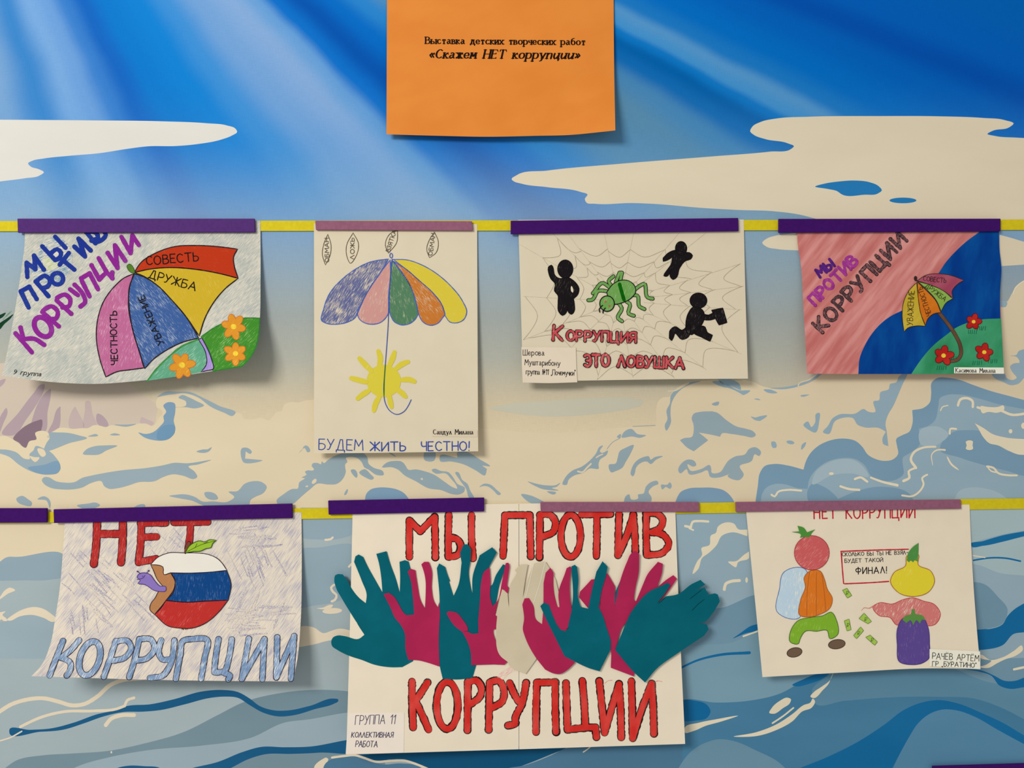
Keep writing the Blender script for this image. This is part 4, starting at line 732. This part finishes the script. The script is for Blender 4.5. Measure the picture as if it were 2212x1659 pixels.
# --- 5: bitten apple in three bands
h = hang(1122, 1470, 0.022, 0.040, 0.012, 70, 650, None, 1.9)
at(360, 1290)
r = thing('apple_drawing', 'pencil drawing of a bitten white, blue and red apple with a worm', 'drawing', 360, 1290)
P5 = (228, 213, 186)
sheet(r, h, "5: 445,175! 2058,148! 2060,500 2052,900 2030,1150 2000,1302! 1500,1298 1000,1290 600,1278 215,1266! 290,1180 340,1060 380,850 410,650 430,400", pencil((172, 166, 176), 55, 0.36, P5, 900, 60, 0.2))
M = Mesh(h); SC = pencil((116, 118, 168), 70, 0.42, P5, 1500, 500, 0.16)
for i in range(120):
    zx, zy, a, ln = random.choice(((1750, 500, 2.0, 230), (1800, 800, 1.2, 200), (700, 700, 2.35, 190), (560, 560, 2.4, 160), (1780, 900, 0.03, 240), (1700, 280, .05, 220), (820, 840, 2.3, 200), (500, 880, 1.7, 150), (1120, 320, 2.3, 120)))
    zx += random.uniform(-180, 180); zy += random.uniform(-110, 110); a += random.uniform(-.12, .12); ln *= random.uniform(.5, 1); dx, dy = math.cos(a)*ln/2, -math.sin(a)*ln/2
    if 410 < zx-abs(dx) and zx+abs(dx) < 2040 and 230 < zy-abs(dy) and zy+abs(dy) < 990: M.add(pen(f"5: {zx-dx:.0f},{zy-dy:.0f} {zx+random.uniform(-6,6):.0f},{zy+random.uniform(-6,6):.0f} {zx+dx:.0f},{zy+dy:.0f}", random.choice((1.6, 2.2, 3.0)), 0.3, 6), SC, U+0.0000015*i)
hx = M.build('hatching', r, 'loose violet pencil hatching'); hx['kind'] = 'stuff'
RD5 = pencil((174, 42, 38), 80, 0.78, (220, 112, 100)); M = Mesh(h); K5 = ink((46, 26, 36))
for i, (s, wd) in enumerate((("5: 663,190 655,380 640,500|5: 838,190 835,380 825,490|5: 663,295 835,295", 15), ("5: 965,190 958,380 945,490|5: 960,222 1130,219|5: 958,318 1068,314|5: 945,488 1065,465", 14), ("5: 1186,216 1418,214|5: 1300,215 1295,320 1283,395", 13.5))):
    M.add(pen(s, wd+2.6, .06), K5, U+0.0003).add(pen(s, wd, .05), RD5, U+0.0004)
M.build('lettering', r, 'red capitals with dark outlines')
M = Mesh(h); BL5 = pencil((112, 138, 168), 70, .62, (204, 212, 216))
for i, s in enumerate(("430,1025 380,1150 338,1262|540,1020 480,1090 415,1140|415,1140 480,1175 480,1220 455,1262", None, "790,1025 750,1150 708,1270|795,1030 870,1025 895,1070 850,1140 770,1160", "950,1012 920,1150 882,1272|950,1015 1030,1015 1055,1070 1000,1145 920,1160", "1100,1020 1085,1115 1105,1150 1165,1150|1190,1022 1165,1180 1110,1262 1022,1278", "1200,1285 1230,1120 1250,1025 1320,1012 1410,1015 1395,1150 1372,1285", "1492,1012 1470,1150 1462,1240|1582,1015 1560,1150 1532,1230 1470,1242|1530,1245 1570,1262 1558,1288", "1698,1010 1650,1285! 1805,1012! 1790,1288", "1892,1000 1885,1275! 2008,992! 1985,1285")):
    if s is None: q = ell('5', 612, 1145, 66, 120, 18)[0]; f1, f2 = ribbon(q+q[:2], 14.5), ribbon(q+q[:2], 12)
    else: s = '5: '+s.replace('|', '|5: '); f1, f2 = pen(s, 13.5, .06), pen(s, 11, .05)
    M.add(f1, K5, U+0.0003+.000012*(i % 3)).add(f2, BL5, U+0.0004+.000012*(i % 3))
M.build('lettering', r, 'large pale blue slanted capitals along the bottom')
ap = empty('apple', r); ap['label'] = 'bitten apple in white, blue and red'
s = "5: 1255,425 1150,425 1070,460 1028,505! 1080,508 1112,520 1118,572 1165,560! 1300,562 1440,555 1548,543! 1520,500 1490,468 1420,435 1330,425"
Mesh(h).add(blob(s), paper_mat((232, 224, 206)), U+0.0005).add(outline(s, 1.6), K5, U+0.0006).build('band', ap, 'white band')
s = "5: 1165,562! 1300,562 1440,555 1548,545! 1577,640 1556,748! 1400,752 1270,760 1132,747! 1180,700 1195,620"
Mesh(h).add(blob(s), pencil((16, 66, 122), 88, .82, (112, 140, 174)), U+0.0005).add(outline(s, 1.6), K5, U+0.0006).build('band', ap, 'blue band')
s = "5: 1132,750! 1270,762 1400,755 1556,748! 1500,820 1400,905 1310,938 1230,938 1150,925 1055,845! 1100,800"
Mesh(h).add(blob(s), pencil((186, 48, 42), 60, .8, (222, 114, 104)), U+0.0005).add(outline(s, 1.6), K5, U+0.0006).build('band', ap, 'red band')
s = "5: 1028,505! 1080,508 1112,520 1118,572 1165,562! 1192,600 1190,660 1132,750 1055,845! 1022,810 1030,770 1060,730 1080,690 1110,650! 1070,600 1050,550"
Mesh(h).add(blob(s), pencil((178, 122, 76), 70, .9, (206, 170, 130)), U+0.0005).add(outline(s, 1.6), K5, U+0.0006).build('bite', ap, 'brown bite')
Mesh(h).add(pen("5: 1265,425 1272,390 1290,358", 9, 0, 4, lambda t: .5+.5*t), K5, U+0.0006).add(pen("5: 1265,422 1272,390 1289,360", 7, 0, 4, lambda t: .5+.5*t), ink((124, 66, 48)), U+0.0007).build('stem', ap)
s = "5: 1265,425! 1290,380 1330,352 1370,342 1390,350 1430,335 1477,338! 1450,362 1440,388 1405,395 1370,412 1320,415"
Mesh(h).add(blob(s), pencil((150, 186, 50), 40, .9, (190, 200, 100)), U+0.0007).add(outline(s, 1.5), ink((50, 74, 24)), U+0.0008).add(pen("5: 1280,415 1370,370 1470,342|5: 1330,390 1345,362|5: 1390,362 1420,348", 1.0), ink((50, 74, 24)), U+0.0008).build('leaf', ap)
Mesh(h).add(pen("5: 1240,945 1258,935 1278,945|5: 1250,948 1258,936 1268,948", 1.6), ink((110, 66, 44)), U+0.0006).build('calyx', ap)
wr = "5: 935,592 945,572 972,560 1020,570 1060,620 1090,650 1132,655 1132,683 1090,688 1050,680 1005,650 985,640 940,632 958,612"
Mesh(h).add(blob(wr), pencil((136, 112, 176), 60, .9, (180, 165, 200)), U+0.0007).add(outline(wr, 1.4), ink((70, 44, 100)), U+0.0008).add(pen("5: 958,568 938,550|5: 998,564 1014,545|5: 935,605 960,602 982,592|5: 970,582 985,586 990,578", 1.2), ink((70, 44, 100)), U+0.0009).add(ell('5', 938, 551, 6, 5)+ell('5', 1014, 546, 6, 5), ink((70, 44, 100)), U+0.0009).build('worm', r, 'purple worm leaning out of the bite')
# --- 6: the big poster with glued paper hands
h = hang(1108, 1630, 0.016, 0.012, 0.006, 745, 1480, None, 1.3)
at(1110, 1360); CREAM = paper_mat((224, 208, 180))
r = thing('hand_poster', 'large white poster with teal, magenta and beige paper hands between red words', 'poster', 1110, 1360)
sheet(r, h, "762,1094! 1120.4,1088! 1120.6,1350 1120.4,1618.5! 748,1630! 756,1350", CREAM, 9)
sheet(r, h, "1121.4,1088! 1458,1083! 1466,1300 1480,1607! 1121.4,1618.5! 1121.4,1350", CREAM, 9)
RED = paint((196, 40, 32), (210, 70, 60), 80, 55, 30, .35, .75); CH = pencil((20, 15, 14), 60, .82, (196, 178, 150), 2200, 1300)
def red_word(lets, lb, w0):
    o = empty('lettering', r); o['label'] = lb
    for i, s in enumerate(lets):
        M = Mesh(h)
        if isinstance(s, tuple): q = ell(*s)[0]; p = [(x, y, False) for x, y in q+q[:1]]; st = [p]; mk = lambda w, j: ribbon([(a, b) for a, b, c in p]+[p[1][:2]], w, j)
        else: mk = lambda w, j, s=s: pen(s, w, j, 4)
        M.add(mk(w0+4.3, .1), CH, U+.00001*(i % 3)); f = mk(w0+.2, .05); dx, dy = random.uniform(-.7, .9), random.uniform(-.5, .7)
        M.add([[(x+dx, y+dy) for x, y in q] for q in f], RED, U+.0001+.00001*(i % 3)); M.build('letter', o)
red_word(("a: 1000,735 998,560 1000,330! 1120,450! 1280,290! 1285,500 1288,740", "a: 1435,268 1430,500 1430,735|a: 1445,520 1530,540 1570,620 1535,710 1440,735", "a: 1690,270 1690,500 1705,750", "a: 2040,728 2050,500 2060,272! b: 200,238! 205,430 210,640", "b: 295,650 298,430 300,240|b: 300,238 390,230 450,300 430,400 335,445", ('b', 600, 440, 95, 205, 0, 36), "b: 705,233 990,230|b: 855,240 855,430 850,640", "b: 1072,220 1065,430 1060,630! 1150,430 1210,235! 1225,430 1230,590", "b: 1335,220 1335,430 1340,620|b: 1335,222 1430,220 1495,280 1480,350 1390,405|b: 1390,405 1500,430 1555,520 1500,600 1340,628"), 'upper line of red capitals with charcoal outlines', 12.5)
red_word(("c: 1028,680 1030,950 1040,1190|c: 1200,690 1130,800 1065,895|c: 1065,895 1140,1050 1212,1215", ('c', 1418, 945, 118, 262, 0, 36), "c: 1650,680 1648,950 1645,1220|c: 1650,690 1740,665 1800,740 1780,850 1685,925", "c: 1890,690 1885,950 1880,1215|c: 1890,690 1990,670 2045,760 2030,900 1920,970", "d: 5,612 50,720 90,790|d: 165,610 130,800 60,990 c: 2180,1140 2095,1170", "d: 262,1090 265,800 270,608! 450,605! 450,850 458,1090", "d: 553,612 560,850 568,1068! 720,1050 840,1045! 850,1140|d: 712,590 730,800 742,1045", "d: 878,592 905,850 930,1095! 1000,850 1070,620! 1085,850 1092,1140", "d: 1192,592 1200,850 1205,1150! 1300,850 1390,618! 1405,850 1412,1105"), 'lower line of red capitals with charcoal outlines', 13)
TEAL_ = (2, 86, 96); MAG_ = (158, 32, 70)
def cut(rgb): return paint(rgb, tuple(min(255, int(v*1.07+3)) for v in rgb), 30, 26, 20, .3, .8, 0.55)
TEAL = cut(TEAL_); MAG = cut(MAG_); BEI = paint((200, 184, 152), (192, 176, 144), 30, 26, 20, .3, .8, .55)
def tips(k, bend):                                                  # each hand lies a paper higher, its free finger tips lift a little
    def hh(x, y): return h(min(max(x, 750), 1478), y)+0.0004+0.00045*k+bend*(cl((1300-y)/120)**2)
    return hh
HANDS = (("a: 450,1520 250,1200 185,1080 165,980 175,940 210,925! 260,930! 310,1000 360,1090 440,1190 515,1250! 525,1160 470,1000 385,790! 400,730! 435,708! 485,735! 530,830 620,990 700,1130! 685,950 660,800 632,702! 745,672! 790,820 850,980 892,1130! 897,960 890,790! 950,772! 990,785! 1020,900 1050,1130 1060,1375 1100,1543 c: 1040,455! 920,520! 800,522 600,490 470,440 345,400 200,330 140,285 130,240 150,190 200,168 280,175 440,205 500,160! 440,70 400,0", TEAL, 'teal paper hand, leftmost, thumb over the poster edge'),
    ("a: 1305,860! 1330,808! 1395,845! 1430,950 1452,1003! 1440,1010! 1490,1170! 1540,1060 1580,800! 1562,690! 1600,600! 1640,595 1685,650! 1680,760 1660,900 1680,1060 1700,1150! 1702,960 1780,718! 1920,628! 1972,685! 1890,840! 1870,950 1860,1080! 1905,1060 1960,940 2040,818! 2075,830! 2000,1050 1960,1250 1900,1400 c: 1780,100 1755,460 1740,505! 1700,640! 1540,657 1370,650! 1338,510 1325,250 1330,0 a: 1335,1200", TEAL, 'teal paper hand reaching up to the red letters'),
    ("a: 712,1148! 770,1135! 830,1180 880,1260 935,1355 970,1385! 1052,1375! 1035,1150 1010,980 980,900! 1010,866! 1065,882! 1090,1040 1130,1230 1172,1310! 1180,1150 1178,990 1160,900 1132,818! 1165,790! 1215,790! 1245,870 1250,1100 1275,1230 1315,1298! 1330,1235! 1338,1400 c: 1335,0 1326,200 1335,515! 1200,470 1100,445 988,440! 960,340 940,120 870,10 a: 860,1440 780,1280", MAG, 'magenta paper hand, leftmost of the magenta ones'),
    ("a: 1413,1365! 1432,1338! 1520,1355 1590,1430 1650,1543 c: 1650,115! 1592,130! 1640,122! 1700,150 1768,142! a: 1765,1450! 1785,1200 1800,1000 1830,900 1890,852! 1902,1000 1900,1200 1925,1282! 1950,1260 2030,1000 2070,805! 2100,800 2112,850! 2085,1055! 2105,1078! 2095,1145! 2040,1090! 1990,1220 1955,1385! 1977,1395! 1972,1543 c: 1965,100 2015,400! 2092,460! 2055,495! 1930,490! 1688,498! 1680,350 1650,250 1590,130! 1500,60 1455,0", MAG, 'magenta paper hand with its thumb over the middle teal hand'),
    ("a: 1975,1395! 1958,1383! 2030,1093! 2090,1142! 2105,1300! 2120,1050 2180,890 b: 50,780! 110,720! 182,715! 150,900 132,1045! 170,900 240,710! 350,688! 390,750! 455,870! 490,1130 420,1250 330,1300 300,1354 d: 330,40! 290,200 262,380! 160,522! 0,438 c: 2090,460! 2015,400 1965,90", BEI, 'beige paper hand in the middle'),
    ("b: 680,1040! 690,985! 770,900 800,866! 835,862! 870,1000 890,1130! 890,1000 928,812! 960,808! 1032,932! 1030,1132! 1090,850 1150,690 1190,610 1230,585 1268,620! 1260,820 1235,930 1215,1060! 1235,1080! 1310,900! 1340,830 1450,693! 1499,712! 1490,800 1440,945! 1530,870 1600,823! 1636,858! 1560,970 1470,1080 1300,1300 d: 1140,30 1035,280! 1222,510! 1215,547! 990,462! 992,300 940,100 b: 900,1300 780,1160!", MAG, 'large magenta paper hand, rightmost of the magenta ones'),
    ("b: 128,1110! 150,1050! 192,1047! 235,1120 265,1260 320,1302! 330,1180 335,900! 355,800! 402,750! 432,800! 430,900 440,1010 470,1130! 490,1140! 480,1000 545,800! 560,755! 595,737! 607,752! 590,900 600,1100 612,1172! 590,1354 d: 590,50 550,105 640,415! 560,490 500,522 430,517 350,480! 250,350 150,150 133,90 b: 145,1250", MAG, 'magenta paper hand beside the beige hand'),
    ("b: 303,1125! 340,1090! 387,1112! 430,1230 490,1354 d: 440,0 500,92! 550,105! 590,60 b: 580,1340 610,1150 620,1050 605,738! 640,722! 662,742! 675,860 670,1040 695,1132! 770,1150! 800,1000 850,790! 910,687! 960,742! 950,800 900,980 873,1140! 905,1200 940,1300 d: 930,10 990,195! 990,280! 882,497! 790,470 540,352! 430,130 370,10", TEAL, 'teal paper hand over the magenta hands right of the seam'),
    ("b: 1130,1354 1160,1240 1250,1100 1370,980 1500,920 1545,896! 1572,920! 1520,1000 1440,1100! 1530,1030! 1640,1010 1780,910 1865,869! 1912,915! 1820,970! 1905,942! 1945,1012! 1860,1062! 1960,1010 2005,1000! 2035,1012! 2054,1080! 1980,1200 1900,1280 d: 1850,25! 1890,30! 1930,42! 1943,90! 1900,150! 1660,310 1430,480 1325,607! 1220,510 1033,290! 1100,120 1150,0", TEAL, 'teal paper hand, rightmost, leaning over the poster edge'))
for k, (s, m, lb) in enumerate(HANDS):
    Mesh(tips(k, 0.003 if k % 2 else 0.0015)).slab(blob(s), m, 0.0, 0.0002, 9).build('paper_hand', r, lb)
hh = tips(9, 0)
hf = tips(4.5, 0.0015); Mesh(hf).slab(blob("b: 1025,1120! 1038,990 1085,872! 1092,960 1050,1100!"), TEAL, 0, 0.0002, 9).build('paper_finger', r, 'teal finger tip showing between magenta fingers')
hk = tips(8.2, 0.0015)
for s in ("b: 1780,1172 1850,1100 1908,1056", "b: 1760,1058 1830,1002 1885,962", "b: 1455,1100 1500,1062 1530,1035"):
    Mesh(hk).add(pen(s, 0.9, 0, 5, TIP), ink((2, 48, 56)), .0003).build('finger_slit', r, 'dark cut between the right teal fingers')
hb = tips(4.2, 0.0015)
for s in ("b: 240,712 195,900 150,1080", "b: 352,690 300,900 240,1090"): Mesh(hb).add(pen(s, 0.9), paper_mat((236, 226, 204)), .0003).build('finger_fold', r, 'pale cut edge between the beige fingers')
M = Mesh(h).add(blob("c: 2080,540 2150,520 2180,545 2100,600 2040,660 1980,680 1975,640"), pencil((220, 150, 140), 40, .4, (222, 205, 180)), U).build('colour_smudge', r, 'faint pink smear above the lower words')
for s in ("d: 925,625 960,590 1005,585", "d: 1400,610 1450,590 1490,598"): Mesh(h).add(pen(s, 1.6, .4), pencil((215, 120, 110), 40, .6, (222, 205, 180)), U).build('colour_smudge', r, 'thin red paint smear')
hs = lambda x, y: h(x, y)+0.0004
sl = Mesh(hs).slab(blob("c: 322,1030! 942,1025! 938,1470! 292,1487!"), paper_mat((229, 212, 192)), 0, 0.00018).build('name_slip', r, 'pinkish slip with handwriting in the lower left corner')
M = Mesh(hs); INK = ink((62, 60, 84), .6)
write(M, lay("ГРУППА 11", 'c', (395, 1160), (840, 1150), 100, slant=.12), 1.3, INK, U); write(M, lay("КОЛЛЕКТИВНАЯ", 'c', (355, 1300), (815, 1300), 56, slant=.15), 1.4, INK, U); write(M, lay("РАБОТА", 'c', (400, 1405), (640, 1410), 66, slant=.12), 1.4, INK, U).build('handwriting', sl)

# --- 7: sheet with a plain vegetable still life, banknotes and a text frame
h = hang(1106, 1460, 0.016, 0.002, 0.010, 1612, 2116)
at(1850, 1270); CREAM = paper_mat((214, 198, 170))
r = thing('vegetable_drawing', 'white sheet with plain coloured vegetables, small green banknotes and a red text frame', 'drawing', 1850, 1270)
sheet(r, h, "7: 172,115! 1812,102! 1830,500 1865,1000 1893,1307! 1500,1302 900,1332 295,1366! 250,900 200,400", CREAM)
M = Mesh(h); RL = ink((176, 28, 44), .6)
write(M, lay("НЕТ", '7', (675, 207), (835, 203), 92, .3), 2.7, RL, U); write(M, lay("КОРРУПЦИИ", '7', (910, 203), (1412, 197), 92, .25), 2.7, RL, U); M.build('lettering', r, 'red capitals half hidden by the strip')
M = Mesh(h).add(pen("7: 870,445 1100,436 1365,429|7: 872,445 880,560 890,680|7: 897,682 1050,676 1220,665", 2.6, .12), RL, U)
write(M, lay("СКОЛЬКО БЫ ТЫ НЕ ВЗЯЛ-", '7', (880, 480), (1362, 466), 27), 1.2, BLACK, U); write(M, lay("БУДЕТ ТАКОЙ", '7', (898, 528), (1178, 520), 27), 1.2, BLACK, U); write(M, lay("ФИНАЛ!", '7', (980, 610), (1208, 603), 46, .3), 1.9, BLACK, U); M.build('text_frame', r, 'red frame with black words')
PWH = (224, 211, 184)
def veg(name, s, m, rim, lb, extra=None, up=U):
    M = Mesh(h); M.add(blob(s) if isinstance(s, str) else s, m, up); M.add(outline(s, 1.3) if isinstance(s, str) else ribbon(s[0]+s[0][:2], 1.3), rim, up+.0001)
    if extra: M.add(*extra)
    return M.build(name, r, lb)
GO = ink((60, 90, 40)); OO = ink((150, 84, 36))
veg('vegetable', "7: 405,890 420,720 450,600 520,565 600,570 640,700 600,830 560,935 480,935", pencil((172, 190, 198), 80, .72, PWH), ink((70, 96, 150)), 'pale blue cabbage', None)
veg('vegetable', "7: 570,915 575,800 610,700 600,640 640,590 720,590 750,650 770,720 808,790 790,860 720,905 640,925", pencil((200, 106, 30), 85, .85, (222, 150, 84)), OO, 'orange pumpkin with ribs', (pen("7: 640,600 625,720 620,915|7: 690,595 690,760 690,915|7: 730,605 750,760 760,885", 1.1), OO, U+.0003), U+.0002)
veg('vegetable', "7: 500,1110 505,1020 560,950 640,930 740,915 800,890 838,950 842,1060 790,1085 770,1025 690,1030 610,1030 570,1090 560,1120", pencil((116, 158, 40), 75, .85, (168, 192, 96)), GO, 'bent green bean pod', None, U+.0004)
veg('vegetable', ell('7', 657, 455, 128, 126), pencil((186, 84, 82), 45, .75, (212, 148, 134)), ink((150, 40, 46)), 'red tomato', (blob("7: 508,302! 565,298! 552,257! 600,272 622,305! 683,283! 655,312 640,340 600,338 570,345! 578,325"), pencil((70, 128, 50), 60, .95, (110, 160, 80)), U+.0007), U+.0005)
veg('vegetable', ell('7', 530, 1185, 56, 34, -12), pencil((102, 80, 62), 60, .95, (140, 115, 90)), ink((56, 42, 34)), 'small brown potato')
veg('vegetable', ell('7', 840, 1125, 62, 34, -8), pencil((102, 80, 62), 60, .95, (140, 115, 90)), ink((56, 42, 34)), 'small brown potato')
veg('vegetable', "7: 1105,850 1150,822 1250,830 1320,800 1400,785 1480,810 1550,830 1600,905 1560,980 1480,990 1350,950 1280,985 1230,930 1150,915", pencil((192, 108, 100), 60, .75, PWH), ink((170, 50, 56)), 'long pink radish with a thin root', (pen("7: 1108,845 1075,862 1040,858 1020,880", 2.2, .1, 4, lambda t: 1-.6*t), pencil((192, 108, 100), 60, .75, PWH), U+.0002))
veg('vegetable', "7: 1285,1010 1320,940 1400,915 1470,925 1505,990 1520,1120 1510,1235 1470,1262 1380,1275 1300,1255 1283,1130", pencil((84, 64, 124), 88, .85, (140, 122, 158)), ink((62, 44, 110)), 'purple aubergine with a green cap', (blob("7: 1320,945! 1345,915 1385,905 1388,870! 1412,868! 1415,903 1465,912 1492,950! 1465,945 1450,975! 1425,948 1400,985! 1380,948 1350,970!"), pencil((84, 128, 58), 60, .9, (130, 165, 90)), U+.0006), U+.0003)
veg('vegetable', "7: 1233,660 1260,600 1345,548 1352,480 1440,470 1435,540 1530,590 1557,660 1520,735 1400,775 1290,745", pencil((206, 186, 46), 70, .9, (222, 206, 104)), OO, 'yellow onion with a green shoot', (blob("7: 1352,510! 1362,460 1400,410 1440,382! 1438,460 1432,520! 1410,510 1400,525! 1380,512 1370,525!"), pencil((72, 128, 60), 80, .95, (120, 165, 90)), U+.0007), U+.0005)
NG = pencil((150, 178, 70), 45, .95, (180, 198, 110))
for s in ("7: 882,730! 915,715! 950,768! 918,787!", "7: 1003,938! 1040,897! 1095,958! 1068,975!", "7: 895,955! 930,940! 945,1018! 915,1028!", "7: 963,1062! 1015,998! 1037,1025! 985,1085!", "7: 1052,1075! 1085,1058! 1138,1108! 1118,1133!"):
    p = pts(s); cx_ = sum(a for a, b, c in p)/4; cy_ = sum(b for a, b, c in p)/4
    M = Mesh(h).add(blob(s), NG, U+.0004).add(outline(s, .9), GO, U+.0005)
    M.add(pen([[(cx_-2, cy_+4, False), (cx_-1, cy_-4, True), (cx_+3, cy_-3, False), (cx_+2, cy_, False), (cx_-1.5, cy_+1, False)], [(cx_-3, cy_+2.5, False), (cx_+1.5, cy_+2.8, False)]], .9), GO, U+.0006).build('banknote', r, 'small green banknote with a rouble sign')
hs = lambda x, y: h(x, y)+0.0012
sl = Mesh(hs).slab(blob("7: 1520,1160! 1890,1178! 1892,1308! 1520,1286!"), paper_mat((226, 214, 190)), 0, .00018).build('name_slip', r, 'white slip with handwriting at the lower right')
M = Mesh(hs); write(M, lay("РАЧЁВ АРТЁМ", '7', (1540, 1232), (1882, 1250), 44), 1.2, BLACK, U); write(M, lay("ГР „БУРАТИНО“", '7', (1540, 1284), (1862, 1296), 34), 1.2, BLACK, U).build('handwriting', sl)
